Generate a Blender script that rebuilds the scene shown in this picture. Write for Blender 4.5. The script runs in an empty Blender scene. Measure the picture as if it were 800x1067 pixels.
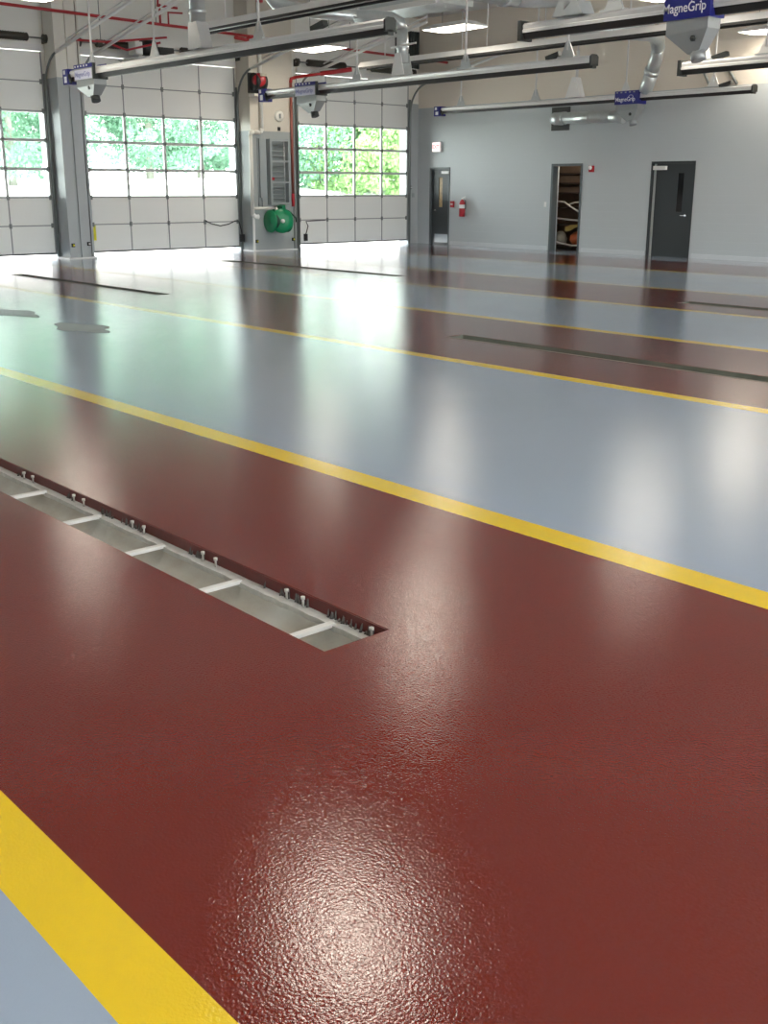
import bpy, math, random
from mathutils import Vector, Matrix
random.seed(7)
sc = bpy.context.scene
COL = sc.collection
PI = math.pi

# ------------------------------------------------------------------ camera
cam_d = bpy.data.cameras.new('camera')
cam_d.sensor_fit = 'VERTICAL'
cam_d.sensor_height = 36.0
cam_d.lens = 1138.0 / 1067.0 * 36.0
cam_d.clip_start, cam_d.clip_end = 0.05, 500
cam = bpy.data.objects.new('camera', cam_d)
COL.objects.link(cam)
yaw, pit, rol = math.radians(138.70), math.radians(16.55), math.radians(-0.11)
fw = Vector((math.cos(yaw) * math.cos(pit), math.sin(yaw) * math.cos(pit), -math.sin(pit)))
rt = Vector((math.sin(yaw), -math.cos(yaw), 0))
dn = fw.cross(rt)
r2 = math.cos(rol) * rt + math.sin(rol) * dn
d2 = -math.sin(rol) * rt + math.cos(rol) * dn
m = Matrix((r2, -d2, -fw)).transposed().to_4x4()
m.translation = Vector((0, 0, 1.55))
cam.matrix_world = m
sc.camera = cam

# ------------------------------------------------------------------ sky, sun, exposure
w = bpy.data.worlds.new('sky')
sc.world = w
w.use_nodes = True
bg = w.node_tree.nodes['Background']
bg.inputs[0].default_value = (0.93, 0.97, 1.0, 1)
bg.inputs[1].default_value = 4.2
sun_d = bpy.data.lights.new('sun', 'SUN')
sun_d.energy = 6.5
sun_d.angle = math.radians(1.0)
sun_d.color = (1.0, 0.97, 0.92)
sun = bpy.data.objects.new('sun', sun_d)
COL.objects.link(sun)
sdir = Vector((-0.22, 0.16, 1.0)).normalized()      # towards the sun
sun.rotation_euler = sdir.to_track_quat('Z', 'Y').to_euler()
LAMP = 8.5
sc.view_settings.view_transform = 'Standard'
sc.view_settings.look = 'None'
sc.view_settings.exposure = 1.32
sc.view_settings.gamma = 1.0
sc.view_settings.use_curve_mapping = False
sc.cycles.max_bounces = 8
sc.cycles.diffuse_bounces = 4
sc.cycles.glossy_bounces = 4
sc.cycles.transparent_max_bounces = 12
sc.cycles.sample_clamp_indirect = 6.0
sc.cycles.caustics_reflective = False
sc.cycles.caustics_refractive = False

# ------------------------------------------------------------------ materials
def srgb(*c):
    return tuple(((x / 255) / 12.92 if x / 255 <= 0.04045 else ((x / 255 + 0.055) / 1.055) ** 2.4) for x in c) + (1.0,)

def mat(name, col, rough=0.5, metal=0.0, spec=0.5, noise=0.0, nscale=6.0, bump=0.0, bscale=40.0, bdist=0.01):
    m = bpy.data.materials.new(name)
    m.use_nodes = True
    nt = m.node_tree
    b = nt.nodes['Principled BSDF']
    b.inputs['Base Color'].default_value = col
    b.inputs['Roughness'].default_value = rough
    b.inputs['Metallic'].default_value = metal
    b.inputs['Specular IOR Level'].default_value = spec
    if noise or bump:
        g = nt.nodes.new('ShaderNodeNewGeometry')
    if noise:
        n = nt.nodes.new('ShaderNodeTexNoise')
        n.inputs['Scale'].default_value = nscale
        n.inputs['Detail'].default_value = 5
        nt.links.new(g.outputs['Position'], n.inputs['Vector'])
        mx = nt.nodes.new('ShaderNodeMix')
        mx.data_type = 'RGBA'
        mx.inputs[6].default_value = tuple(c * (1 - noise) for c in col[:3]) + (1,)
        mx.inputs[7].default_value = tuple(min(1, c * (1 + noise)) for c in col[:3]) + (1,)
        nt.links.new(n.outputs['Fac'], mx.inputs[0])
        nt.links.new(mx.outputs[2], b.inputs['Base Color'])
    if bump:
        n2 = nt.nodes.new('ShaderNodeTexNoise')
        n2.inputs['Scale'].default_value = bscale
        n2.inputs['Detail'].default_value = 3
        nt.links.new(g.outputs['Position'], n2.inputs['Vector'])
        bp = nt.nodes.new('ShaderNodeBump')
        bp.inputs['Strength'].default_value = bump
        bp.inputs['Distance'].default_value = bdist
        nt.links.new(n2.outputs['Fac'], bp.inputs['Height'])
        nt.links.new(bp.outputs['Normal'], b.inputs['Normal'])
    return m

def floor_mat(name, col, rough=0.16, fine=0.5, vary=0.06):
    """glossy epoxy with an orange-peel grain and faint roller marks"""
    m = bpy.data.materials.new(name)
    m.use_nodes = True
    nt = m.node_tree
    L = nt.links.new
    b = nt.nodes['Principled BSDF']
    b.inputs['Specular IOR Level'].default_value = 0.68
    g = nt.nodes.new('ShaderNodeNewGeometry')
    n = nt.nodes.new('ShaderNodeTexNoise')
    n.inputs['Scale'].default_value = 0.9
    n.inputs['Detail'].default_value = 6
    L(g.outputs['Position'], n.inputs['Vector'])
    mx = nt.nodes.new('ShaderNodeMix'); mx.data_type = 'RGBA'
    mx.inputs[6].default_value = tuple(c * (1 - vary) for c in col[:3]) + (1,)
    mx.inputs[7].default_value = tuple(c * (1 + vary) for c in col[:3]) + (1,)
    L(n.outputs['Fac'], mx.inputs[0]); L(mx.outputs[2], b.inputs['Base Color'])
    # uneven gloss
    n3 = nt.nodes.new('ShaderNodeTexNoise')
    n3.inputs['Scale'].default_value = 1.6; n3.inputs['Detail'].default_value = 4
    L(g.outputs['Position'], n3.inputs['Vector'])
    mr = nt.nodes.new('ShaderNodeMapRange')
    mr.inputs[1].default_value = 0.3; mr.inputs[2].default_value = 0.7
    mr.inputs[3].default_value = rough * 0.8; mr.inputs[4].default_value = rough * 1.25
    L(n3.outputs['Fac'], mr.inputs[0]); L(mr.outputs[0], b.inputs['Roughness'])
    # orange peel
    v = nt.nodes.new('ShaderNodeTexNoise')
    v.inputs['Scale'].default_value = 120.0; v.inputs['Detail'].default_value = 2.0
    L(g.outputs['Position'], v.inputs['Vector'])
    b1 = nt.nodes.new('ShaderNodeBump')
    b1.inputs['Strength'].default_value = fine; b1.inputs['Distance'].default_value = 0.0016
    L(v.outputs['Fac'], b1.inputs['Height'])
    v2 = nt.nodes.new('ShaderNodeTexNoise')
    v2.inputs['Scale'].default_value = 3.0; v2.inputs['Detail'].default_value = 2.0
    L(g.outputs['Position'], v2.inputs['Vector'])
    b2 = nt.nodes.new('ShaderNodeBump')
    b2.inputs['Strength'].default_value = 0.25; b2.inputs['Distance'].default_value = 0.003
    L(v2.outputs['Fac'], b2.inputs['Height']); L(b1.outputs['Normal'], b2.inputs['Normal'])
    L(b2.outputs['Normal'], b.inputs['Normal'])
    return m

def two_tone(name, low, high, z, block=True):
    """painted block wall: grey-blue below a paint line, cream above; block joints as fine relief"""
    m = bpy.data.materials.new(name)
    m.use_nodes = True
    nt = m.node_tree
    L = nt.links.new
    b = nt.nodes['Principled BSDF']
    b.inputs['Roughness'].default_value = 0.45
    g = nt.nodes.new('ShaderNodeNewGeometry')
    s = nt.nodes.new('ShaderNodeSeparateXYZ'); L(g.outputs['Position'], s.inputs[0])
    gt = nt.nodes.new('ShaderNodeMath'); gt.operation = 'GREATER_THAN'; gt.inputs[1].default_value = z
    L(s.outputs[2], gt.inputs[0])
    mx = nt.nodes.new('ShaderNodeMix'); mx.data_type = 'RGBA'
    mx.inputs[6].default_value = low; mx.inputs[7].default_value = high
    L(gt.outputs[0], mx.inputs[0]); L(mx.outputs[2], b.inputs['Base Color'])
    if block:
        ad = nt.nodes.new('ShaderNodeMath'); ad.operation = 'ADD'
        L(s.outputs[0], ad.inputs[0]); L(s.outputs[1], ad.inputs[1])
        cb = nt.nodes.new('ShaderNodeCombineXYZ'); L(ad.outputs[0], cb.inputs[0]); L(s.outputs[2], cb.inputs[1])
        br = nt.nodes.new('ShaderNodeTexBrick')
        br.inputs['Scale'].default_value = 1.0
        br.inputs['Brick Width'].default_value = 0.4; br.inputs['Row Height'].default_value = 0.2
        br.inputs['Mortar Size'].default_value = 0.006
        br.inputs['Color1'].default_value = (1, 1, 1, 1); br.inputs['Color2'].default_value = (1, 1, 1, 1)
        br.inputs['Mortar'].default_value = (0, 0, 0, 1)
        L(cb.outputs[0], br.inputs['Vector'])
        bp = nt.nodes.new('ShaderNodeBump'); bp.inputs['Strength'].default_value = 0.35; bp.inputs['Distance'].default_value = 0.004
        L(br.outputs['Color'], bp.inputs['Height']); L(bp.outputs['Normal'], b.inputs['Normal'])
    return m

def emit(name, col, strength):
    m = bpy.data.materials.new(name)
    m.use_nodes = True
    nt = m.node_tree
    nt.nodes.remove(nt.nodes['Principled BSDF'])
    e = nt.nodes.new('ShaderNodeEmission')
    e.inputs[0].default_value = col; e.inputs[1].default_value = strength
    nt.links.new(e.outputs[0], nt.nodes['Material Output'].inputs[0])
    return m

def glass(name, tint=(0.93, 0.97, 0.95, 1)):
    m = bpy.data.materials.new(name)
    m.use_nodes = True
    nt = m.node_tree
    nt.nodes.remove(nt.nodes['Principled BSDF'])
    t = nt.nodes.new('ShaderNodeBsdfTransparent'); t.inputs[0].default_value = tint
    gl = nt.nodes.new('ShaderNodeBsdfGlossy'); gl.inputs['Roughness'].default_value = 0.02
    fr = nt.nodes.new('ShaderNodeFresnel'); fr.inputs[0].default_value = 1.45
    mx = nt.nodes.new('ShaderNodeMixShader')
    nt.links.new(fr.outputs[0], mx.inputs[0]); nt.links.new(t.outputs[0], mx.inputs[1]); nt.links.new(gl.outputs[0], mx.inputs[2])
    nt.links.new(mx.outputs[0], nt.nodes['Material Output'].inputs[0])
    return m

def leaf_mat(name, col):
    m = bpy.data.materials.new(name)
    m.use_nodes = True
    nt = m.node_tree
    b = nt.nodes['Principled BSDF']
    b.inputs['Roughness'].default_value = 0.6
    n = nt.nodes.new('ShaderNodeTexNoise'); n.inputs['Scale'].default_value = 0.8; n.inputs['Detail'].default_value = 4
    g = nt.nodes.new('ShaderNodeNewGeometry'); nt.links.new(g.outputs['Position'], n.inputs['Vector'])
    mx = nt.nodes.new('ShaderNodeMix'); mx.data_type = 'RGBA'
    mx.inputs[6].default_value = tuple(c * 0.7 for c in col[:3]) + (1,)
    mx.inputs[7].default_value = tuple(min(1, c * 1.3) for c in col[:3]) + (1,)
    nt.links.new(n.outputs['Fac'], mx.inputs[0]); nt.links.new(mx.outputs[2], b.inputs['Base Color'])
    tr = nt.nodes.new('ShaderNodeBsdfTranslucent'); nt.links.new(mx.outputs[2], tr.inputs[0])
    ms = nt.nodes.new('ShaderNodeMixShader'); ms.inputs[0].default_value = 0.4
    nt.links.new(b.outputs[0], ms.inputs[1]); nt.links.new(tr.outputs[0], ms.inputs[2])
    nt.links.new(ms.outputs[0], nt.nodes['Material Output'].inputs[0])
    return m

M = {}
M['grey_floor'] = floor_mat('grey epoxy', (0.265, 0.325, 0.41, 1), 0.07)
M['red_floor'] = floor_mat('red epoxy', (0.124, 0.0105, 0.0045, 1), 0.06)
M['yellow_floor'] = floor_mat('yellow epoxy', (0.66, 0.46, 0.010, 1), 0.12)
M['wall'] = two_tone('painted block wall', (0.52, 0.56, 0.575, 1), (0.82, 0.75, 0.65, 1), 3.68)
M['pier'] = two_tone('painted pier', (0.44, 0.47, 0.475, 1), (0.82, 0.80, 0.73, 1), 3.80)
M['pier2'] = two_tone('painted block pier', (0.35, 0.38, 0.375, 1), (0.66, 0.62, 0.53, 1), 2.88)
M['header'] = mat('header paint', (0.84, 0.84, 0.79, 1), 0.5)
M['ceiling'] = mat('ceiling deck', (0.85, 0.85, 0.83, 1), 0.5)
M['plain'] = mat('plain wall paint', (0.65, 0.65, 0.62, 1), 0.5)
M['col_steel'] = two_tone('grey column paint', (0.42, 0.455, 0.46, 1), (0.74, 0.72, 0.65, 1), 3.80, False)
M['dark_grey'] = mat('dark grey paint', (0.030, 0.037, 0.040, 1), 0.35)
M['frame_grey'] = mat('door frame grey', (0.10, 0.12, 0.125, 1), 0.4)
M['door_white'] = mat('overhead door white steel', (0.86, 0.87, 0.83, 1), 0.45)
M['door_frame'] = mat('overhead door stile', (0.50, 0.52, 0.51, 1), 0.4)
M['joint'] = mat('door joint', (0.30, 0.31, 0.31, 1), 0.6)
M['rubber'] = mat('black rubber', (0.018, 0.018, 0.018, 1), 0.6)
M['galv'] = mat('galvanised steel', (0.52, 0.54, 0.54, 1), 0.4, 0.4, noise=0.12, nscale=5)
M['galv_dark'] = mat('dull track steel', (0.23, 0.25, 0.24, 1), 0.45, 0.5)
M['track'] = mat('white galvanised track', (0.85, 0.86, 0.84, 1), 0.35, 0.0)
M['alu'] = mat('brushed aluminium', (0.80, 0.80, 0.79, 1), 0.3, 0.35, noise=0.06, nscale=3)
M['duct'] = mat('spiral duct steel', (0.60, 0.64, 0.64, 1), 0.3, 0.5, noise=0.10, nscale=9)
M['white'] = mat('white paint', (0.80, 0.80, 0.78, 1), 0.4)
M['pvc'] = mat('white pvc', (0.78, 0.77, 0.70, 1), 0.35)
M['cab'] = mat('grey cabinet paint', (0.33, 0.37, 0.375, 1), 0.4)
M['cab_in'] = mat('dark grey cabinet recess', (0.22, 0.25, 0.25, 1), 0.5)
M['red_pipe'] = mat('red sprinkler paint', (0.42, 0.016, 0.020, 1), 0.35)
M['red'] = mat('fire red', (0.42, 0.014, 0.024, 1), 0.35)
M['green'] = mat('green reel enamel', (0.004, 0.24, 0.095, 1), 0.3)
M['green_dark'] = mat('dark green hose', (0.005, 0.055, 0.03, 1), 0.5)
M['blue'] = mat('blue decal', (0.018, 0.022, 0.21, 1), 0.3)
M['decal_white'] = mat('white print', (0.85, 0.85, 0.88, 1), 0.4)
M['decal_blue'] = mat('pale blue print', (0.30, 0.32, 0.58, 1), 0.3)
M['trolley'] = mat('grey trolley steel', (0.33, 0.35, 0.35, 1), 0.4, 0.3)
M['spring'] = mat('dark oiled spring steel', (0.055, 0.05, 0.038, 1), 0.5, 0.3, noise=0.3, nscale=30)
M['motor'] = mat('black motor housing', (0.02, 0.024, 0.023, 1), 0.45)
M['yellow'] = mat('yellow tag', (0.75, 0.70, 0.02, 1), 0.5)
M['conc'] = mat('trench concrete', (0.36, 0.36, 0.32, 1), 0.7, noise=0.28, nscale=5, bump=0.3, bscale=60, bdist=0.004)
_n = M['conc'].node_tree.nodes
for _q in _n:
    if _q.type == 'MIX': _q.inputs[6].default_value = (0.24, 0.20, 0.145, 1); _q.inputs[7].default_value = (0.44, 0.46, 0.43, 1)
M['ledge'] = mat('bare trench angle', (0.46, 0.46, 0.43, 1), 0.6, noise=0.25, nscale=25, bump=0.4, bscale=80, bdist=0.004)
M['trench_red'] = mat('painted trench lip', (0.085, 0.012, 0.010, 1), 0.35, noise=0.3, nscale=15)
M['trench_grey'] = mat('dirty trench side', (0.115, 0.13, 0.105, 1), 0.6, noise=0.5, nscale=4)
M['rim'] = mat('chipped rim', (0.22, 0.21, 0.18, 1), 0.6, noise=0.6, nscale=9)
M['stud'] = mat('weathered stud', (0.50, 0.49, 0.45, 1), 0.5, 0.3)
M['drip'] = mat('dried grey drips', (0.10, 0.095, 0.088, 1), 0.7)
M['bar'] = mat('pale spacer bar', (0.60, 0.60, 0.57, 1), 0.5)
M['lamp'] = emit('lamp diffuser', (1.0, 0.90, 0.76, 1), LAMP)
M['exit_face'] = emit('exit sign face', (1.0, 0.75, 0.72, 1), 0.9)
M['exit_red'] = emit('exit sign letters', (0.85, 0.12, 0.13, 1), 0.7)
M['glass'] = glass('clear pane')
M['lite_dark'] = mat('dark wired glass', (0.004, 0.004, 0.005, 1), 0.1)
M['lite_warm'] = mat('warm lit glass', (0.50, 0.36, 0.18, 1), 0.3, noise=0.5, nscale=14)
M['chrome'] = mat('satin chrome', (0.75, 0.75, 0.74, 1), 0.2, 0.9)
M['kick'] = mat('satin kick plate', (0.24, 0.26, 0.27, 1), 0.35, 0.6)
M['apron'] = mat('sunlit concrete', (0.62, 0.61, 0.58, 1), 0.8, noise=0.06, nscale=0.5)
M['bank'] = mat('pale gravel bank', (0.70, 0.70, 0.66, 1), 0.9, noise=0.05, nscale=0.5)
M['bark'] = mat('bark', (0.30, 0.29, 0.25, 1), 0.9)
M['leaf_a'] = leaf_mat('mint leaf', (0.24, 0.42, 0.30, 1))
M['leaf_b'] = leaf_mat('fresh leaf', (0.34, 0.52, 0.22, 1))
M['wood'] = mat('closet boards', (0.20, 0.13, 0.085, 1), 0.7, noise=0.25, nscale=5)
M['wood_dark'] = mat('dark shelf wood', (0.065, 0.040, 0.028, 1), 0.7)
M['closet'] = mat('closet wall', (0.16, 0.125, 0.095, 1), 0.8)
M['hose_white'] = mat('white fire hose', (0.72, 0.68, 0.62, 1), 0.6)
M['orange'] = mat('orange bag', (0.55, 0.13, 0.045, 1), 0.5)
M['ochre'] = mat('ochre cloth', (0.42, 0.30, 0.08, 1), 0.7)
M['pale_cloth'] = mat('pale cloth', (0.45, 0.42, 0.33, 1), 0.8)
M['dull_spot'] = mat('dull floor patch', (0.24, 0.28, 0.29, 1), 0.5, noise=0.2, nscale=4)  # duller and darker than the lane round it

# ------------------------------------------------------------------ mesh helpers
class MB:
    def __init__(s): s.v = []; s.f = []; s.sm = []
    def add(s, vs, fs, smooth=False):
        o = len(s.v); s.v += [tuple(p) for p in vs]
        for f in fs: s.f.append(tuple(i + o for i in f)); s.sm.append(smooth)
        return s
    def box(s, x0, x1, y0, y1, z0, z1):
        v = [(x, y, z) for x in (x0, x1) for y in (y0, y1) for z in (z0, z1)]
        return s.add(v, [(0, 1, 3, 2), (4, 6, 7, 5), (0, 4, 5, 1), (2, 3, 7, 6), (0, 2, 6, 4), (1, 5, 7, 3)])
    def obox(s, c, ax, ay, az):
        """oriented box: centre and three half-axis vectors"""
        c, ax, ay, az = map(Vector, (c, ax, ay, az))
        v = [c + i * ax + j * ay + k * az for i in (-1, 1) for j in (-1, 1) for k in (-1, 1)]
        return s.add(v, [(0, 1, 3, 2), (4, 6, 7, 5), (0, 4, 5, 1), (2, 3, 7, 6), (0, 2, 6, 4), (1, 5, 7, 3)])
    def tube(s, pts, r, n=8, caps=True):
        pts = [Vector(p) for p in pts]
        rs = r if isinstance(r, (list, tuple)) else [r] * len(pts)
        vs, fs = [], []
        prev = None
        for i, p in enumerate(pts):
            t = (pts[min(i + 1, len(pts) - 1)] - pts[max(i - 1, 0)]).normalized()
            if prev is None:
                a = Vector((0, 0, 1)) if abs(t.z) < 0.9 else Vector((1, 0, 0))
                u = t.cross(a).normalized()
            else:
                u = (prev - t * prev.dot(t)).normalized()
            prev = u
            wv = t.cross(u)
            for k in range(n):
                a = 2 * PI * k / n
                vs.append(p + rs[i] * (math.cos(a) * u + math.sin(a) * wv))
        for i in range(len(pts) - 1):
            for k in range(n):
                k2 = (k + 1) % n
                fs.append((i * n + k, i * n + k2, (i + 1) * n + k2, (i + 1) * n + k))
        s.add(vs, fs, True)
        if caps:
            o = len(s.v) - len(vs)
            s.f.append(tuple(o + k for k in reversed(range(n)))); s.sm.append(False)
            e = o + (len(pts) - 1) * n
            s.f.append(tuple(e + k for k in range(n))); s.sm.append(False)
        return s
    def prism(s, poly, d, axis):
        """extrude a closed 3-D polygon by vector d"""
        n = len(poly); d = Vector(d)
        v = [Vector(p) for p in poly] + [Vector(p) + d for p in poly]
        f = [tuple(range(n)), tuple(reversed(range(n, 2 * n)))] + [(i, n + i, n + (i + 1) % n, (i + 1) % n) for i in range(n)]
        return s.add(v, f)
    def lathe(s, c, axis, prof, n=20):
        """prof: list of (distance along axis, radius)"""
        c = Vector(c); t = Vector(axis).normalized()
        pts = [c + t * a for a, _ in prof]
        a = Vector((0, 0, 1)) if abs(t.z) < 0.9 else Vector((1, 0, 0))
        u = t.cross(a).normalized(); wv = t.cross(u)
        vs = [p + max(r, 1e-4) * (math.cos(2 * PI * k / n) * u + math.sin(2 * PI * k / n) * wv) for p, (_, r) in zip(pts, prof) for k in range(n)]
        fs = [(i * n + k, i * n + (k + 1) % n, (i + 1) * n + (k + 1) % n, (i + 1) * n + k) for i in range(len(prof) - 1) for k in range(n)]
        return s.add(vs, fs, True)
    def mesh(s, name, m, off=(0, 0, 0)):
        me = bpy.data.meshes.new(name)
        ox, oy, oz = off
        me.from_pydata([(x - ox, y - oy, z - oz) for x, y, z in s.v], [], s.f)
        me.polygons.foreach_set('use_smooth', s.sm)
        if m: me.materials.append(m)
        me.update()
        return me

BASE = {}
def wl(o):
    p = Vector((0, 0, 0))
    while o is not None:
        p = p + o.location; o = o.parent
    return p
def meta(o, label=None, cat=None, group=None, kind=None):
    if label: o['label'] = label
    if cat: o['category'] = cat
    if group: o['group'] = group
    if kind: o['kind'] = kind
    return o
def thing(name, label, cat, loc, group=None, kind=None):
    o = bpy.data.objects.new(name, None)
    o.empty_display_size = 0.1
    o.location = loc
    COL.objects.link(o)
    return meta(o, label, cat, group, kind)
def part(name, mb, m, parent=None, label=None):
    off = wl(parent) if parent else Vector((0, 0, 0))
    mt = M[m] if isinstance(m, str) else m
    o = bpy.data.objects.new(name, mb.mesh(name, mt, off))
    COL.objects.link(o)
    if parent: o.parent = parent
    if label: o['label'] = label
    return o
def inst(name, me, loc, parent):
    o = bpy.data.objects.new(name, me)
    COL.objects.link(o)
    o.parent = parent
    o.location = Vector(loc) - wl(parent)
    return o
def text(name, s, size, loc, rot, m, parent, depth=0.002, align='CENTER', bold=0.0, sx=1.0):
    c = bpy.data.curves.new(name, 'FONT')
    c.body = s; c.size = size; c.extrude = depth; c.align_x = align; c.align_y = 'CENTER'; c.offset = bold
    t = bpy.data.objects.new(name + '_src', c)
    COL.objects.link(t)
    dg = bpy.context.evaluated_depsgraph_get()
    me = bpy.data.meshes.new_from_object(t.evaluated_get(dg))
    bpy.data.objects.remove(t); bpy.data.curves.remove(c)
    me.transform(Matrix.Diagonal((sx, 1, 1, 1)))
    me.transform(rot.to_4x4() if isinstance(rot, Matrix) else rot)
    me.materials.clear(); me.materials.append(M[m])
    o = bpy.data.objects.new(name, me)
    COL.objects.link(o)
    if parent: o.parent = parent
    o.location = Vector(loc) - (wl(parent) if parent else Vector((0, 0, 0)))
    return o
FACE_S = Matrix(((1, 0, 0), (0, 0, -1), (0, 1, 0)))       # text read from the south (-Y) side
FACE_E = Matrix(((0, 0, 1), (1, 0, 0), (0, 1, 0)))        # text read from the +X side

# ------------------------------------------------------------------ constants of the hall
XD = -24.0          # inner face of the wall with the overhead doors
XB = 7.0            # wall behind the photographer
YR = 22.35          # wall with the small doors
YL = -7.0
ZC = 6.0
XF = -24.35         # where the slab ends, under the overhead doors

# ------------------------------------------------------------------ floor with its painted lanes and trenches
TR = [  # x0, x1, y0, y1 of each open trench
    (-8.5, -2.77, 2.16, 2.46),
    (-20.0, -14.7, 8.42, 8.62), (-8.5, -2.6, 8.36, 8.62),
    (-20.9, -15.1, 13.52, 13.78), (-9.0, -3.0, 13.42, 13.70)]
YW = 0.165
bands = [(YL, 0.765, 'g'), (0.765, 0.94, 'y'), (0.94, 3.69, 'r'), (3.69, 3.86, 'y'), (3.86, 7.15, 'g'), (7.15, 7.31, 'y'), (7.31, 9.94, 'r'),
         (9.94, 10.10, 'y'), (10.10, 12.55, 'g'), (12.55, 12.71, 'y'), (12.71, 15.07, 'r'), (15.07, 15.23, 'y'), (15.23, 18.36, 'g'),
         (18.36, 18.52, 'y'), (18.52, 21.05, 'r'), (21.05, YR + 0.3, 'g')]
XS = -23.0          # the stripes stop short of the doors
def rects(x0, x1, y0, y1):
    hs = [t for t in TR if t[2] < y1 and t[3] > y0]
    xs = sorted({x0, x1} | {v for t in hs for v in t[:2] if x0 < v < x1})
    out = []
    for a, b in zip(xs, xs[1:]):
        cut = [t for t in hs if t[0] <= a and t[1] >= b]
        if not cut: out.append((a, b, y0, y1))
        else:
            out += [(a, b, y0, cut[0][2]), (a, b, cut[0][3], y1)]
    return out
def slab_mb(rs, z1=0.0, z0=-0.03):
    mb = MB()
    for x0, x1, y0, y1 in rs: mb.box(x0, x1, y0, y1, z0, z1)
    return mb
g = [(XF, XS, YL, YR + 0.3)]
for y0, y1, k in bands:
    if k == 'g': g += rects(XS, XB, y0, y1)
fl = part('floor', slab_mb(g), 'grey_floor')
meta(fl, 'glossy grey epoxy floor with red lanes and yellow stripes', 'floor', kind='structure')
for y0, y1, k in bands:
    if k == 'r': part('red_lane', slab_mb(rects(XS, XB, y0, y1)), 'red_floor', fl, 'dark red epoxy lane')
    if k == 'y': part('yellow_stripe', slab_mb([(XS, XB, y0, y1)]), 'yellow_floor', fl, 'yellow border stripe')
sub = MB()   # subfloor under the thin coats, cut round the trenches
xs = [XF, XB]
for y0, y1 in ((YL, 2.16), (2.46, 8.36), (8.62, 13.42), (13.78, YR + 0.3)): sub.box(XF, XB, y0, y1, -0.30, -0.031)
for t in TR:
    pass
part('subfloor', sub, 'conc', fl)

def trench(t, label, detail):
    x0, x1, y0, y1 = t
    r = thing('floor_trench', label, 'trench', (x1, (y0 + y1) / 2, -0.25), 'open floor trenches', 'structure')
    # lips: dark painted side faces, just under the coat
    lip = MB()
    lip.box(x0 - .02, x1 + .02, y1, y1 + .02, -0.25, -0.032)
    lip.box(x0 - .02, x1 + .02, y0 - .02, y0, -0.25, -0.032)
    lip.box(x0 - .02, x0, y0, y1, -0.25, -0.032); lip.box(x1, x1 + .02, y0, y1, -0.25, -0.032)
    lip.box(x0, x1, y1 - .006, y1, -0.06, -0.002); lip.box(x1 - .006, x1, y0, y1, -0.06, -0.002); lip.box(x0, x0 + .006, y0, y1, -0.06, -0.002)
    part('lip', lip, 'trench_red' if detail else 'trench_grey', r, 'red-painted trench lip' if detail else 'dark grey trench side')
    if not detail: part('rim', MB().box(x0, x1, y0 - .022, y0 - .001, 0, .002), 'rim', r, 'chipped pale rim')
    # ledges: the bare angle that carried the grates
    wd = 0.055
    n = max(2, int((x1 - x0) / 0.05)) if detail else 8
    random.seed(int(abs(x1) * 10))
    led = MB(); vs = []; fs = []
    for i in range(n + 1):
        x = x0 + (x1 - x0) * i / n
        e = wd + (random.uniform(-.003, .005) if detail else 0)
        vs += [(x, y1 - .006, -.05), (x, y1 - e, -.05), (x, y1 - e + .004, -.075)]
        if i < n:
            k = i * 3; fs += [(k, k + 1, k + 4, k + 3), (k + 1, k + 2, k + 5, k + 4)]
    led.add(vs, fs)
    led.box(x0, x1, y0, y0 + .02, -.06, -.05)
    part('ledge', led, 'ledge', r, 'pale bare metal ledge')
    # trough: concave concrete channel
    tb = MB(); vs = []; fs = []; K = 8
    for x in (x0, x1):
        for k in range(K + 1):
            a = k / K
            y = y0 + .006 + (y1 - wd - y0 - .0) * a
            z = -.075 - 0.055 * math.sin(PI * min(1, max(0, a))) ** 0.7
            vs.append((x, y, z))
    for k in range(K): fs.append((k, k + 1, K + 2 + k, K + 1 + k))
    tb.add(vs, fs, True)
    tb.add([(x1, y0, -.05), (x1, y1, -.05), (x1, y1, -.2), (x1, y0, -.2)], [(0, 1, 2, 3)])
    tb.add([(x0, y0, -.05), (x0, y1, -.05), (x0, y1, -.2), (x0, y0, -.2)], [(3, 2, 1, 0)])
    part('channel', tb, 'conc', r, 'stained concrete channel')
    # spacer bars
    bm = MB().box(-.014, .014, -(y1 - y0 - .05) / 2, (y1 - y0 - .05) / 2, -.008, .008).mesh('spacer_bar', M['bar'])
    x = x1 - 0.275
    while x > x0 + .1:
        inst('spacer_bar', bm, (x, (y0 + y1) / 2 - .018, -.050), r)
        x -= 0.628
    if detail:
        # studs along the far ledge, in pairs, and clusters of hardened drips
        st = MB().tube([(0, 0, 0), (0, 0, .036)], .005, 6).tube([(0, 0, .030), (0, 0, .042)], .010, 6).mesh('stud', M['stud'])
        x = x1 - 0.075
        k = 0
        while x > x0 + .1:
            for dx in ((0,) if k == 0 else (0, .11)):
                inst('stud', st, (x - dx, y1 - .018 - random.uniform(0, .006), -.050), r)
            x -= 0.42 if k == 0 else 0.628; k += 1
        dm = MB()
        for cx, wdt, nn in ((x1 - .20, .36, 24), (x1 - .62, .30, 18), (x1 - 1.28, .16, 8), (x1 - 2.0, .50, 24), (x1 - 2.55, .1, 5), (x1 - 3.2, .1, 6)):
            for _ in range(nn):
                xx = cx + random.uniform(-wdt / 2, wdt / 2)
                if xx > x1 - .01: continue
                h = random.uniform(.012, .040)
                dm.tube([(xx, y1 - .008 - random.uniform(0, .01), -.052), (xx + random.uniform(-.004, .004), y1 - .009, -.052 + h)], [random.uniform(.004, .008), .002], 5)
        d = part('drips', dm, 'drip', r, 'grey hardened drips'); d['kind'] = 'stuff'
    return r
trench(TR[0], 'wide open trench in the nearest red lane, pale spacer bars across it', True)
trench(TR[1], 'thin dark trench slot in front of the grey steel column', False)
trench(TR[2], 'long dark trench slot in the second red lane, on the side away from the overhead doors', False)
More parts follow.
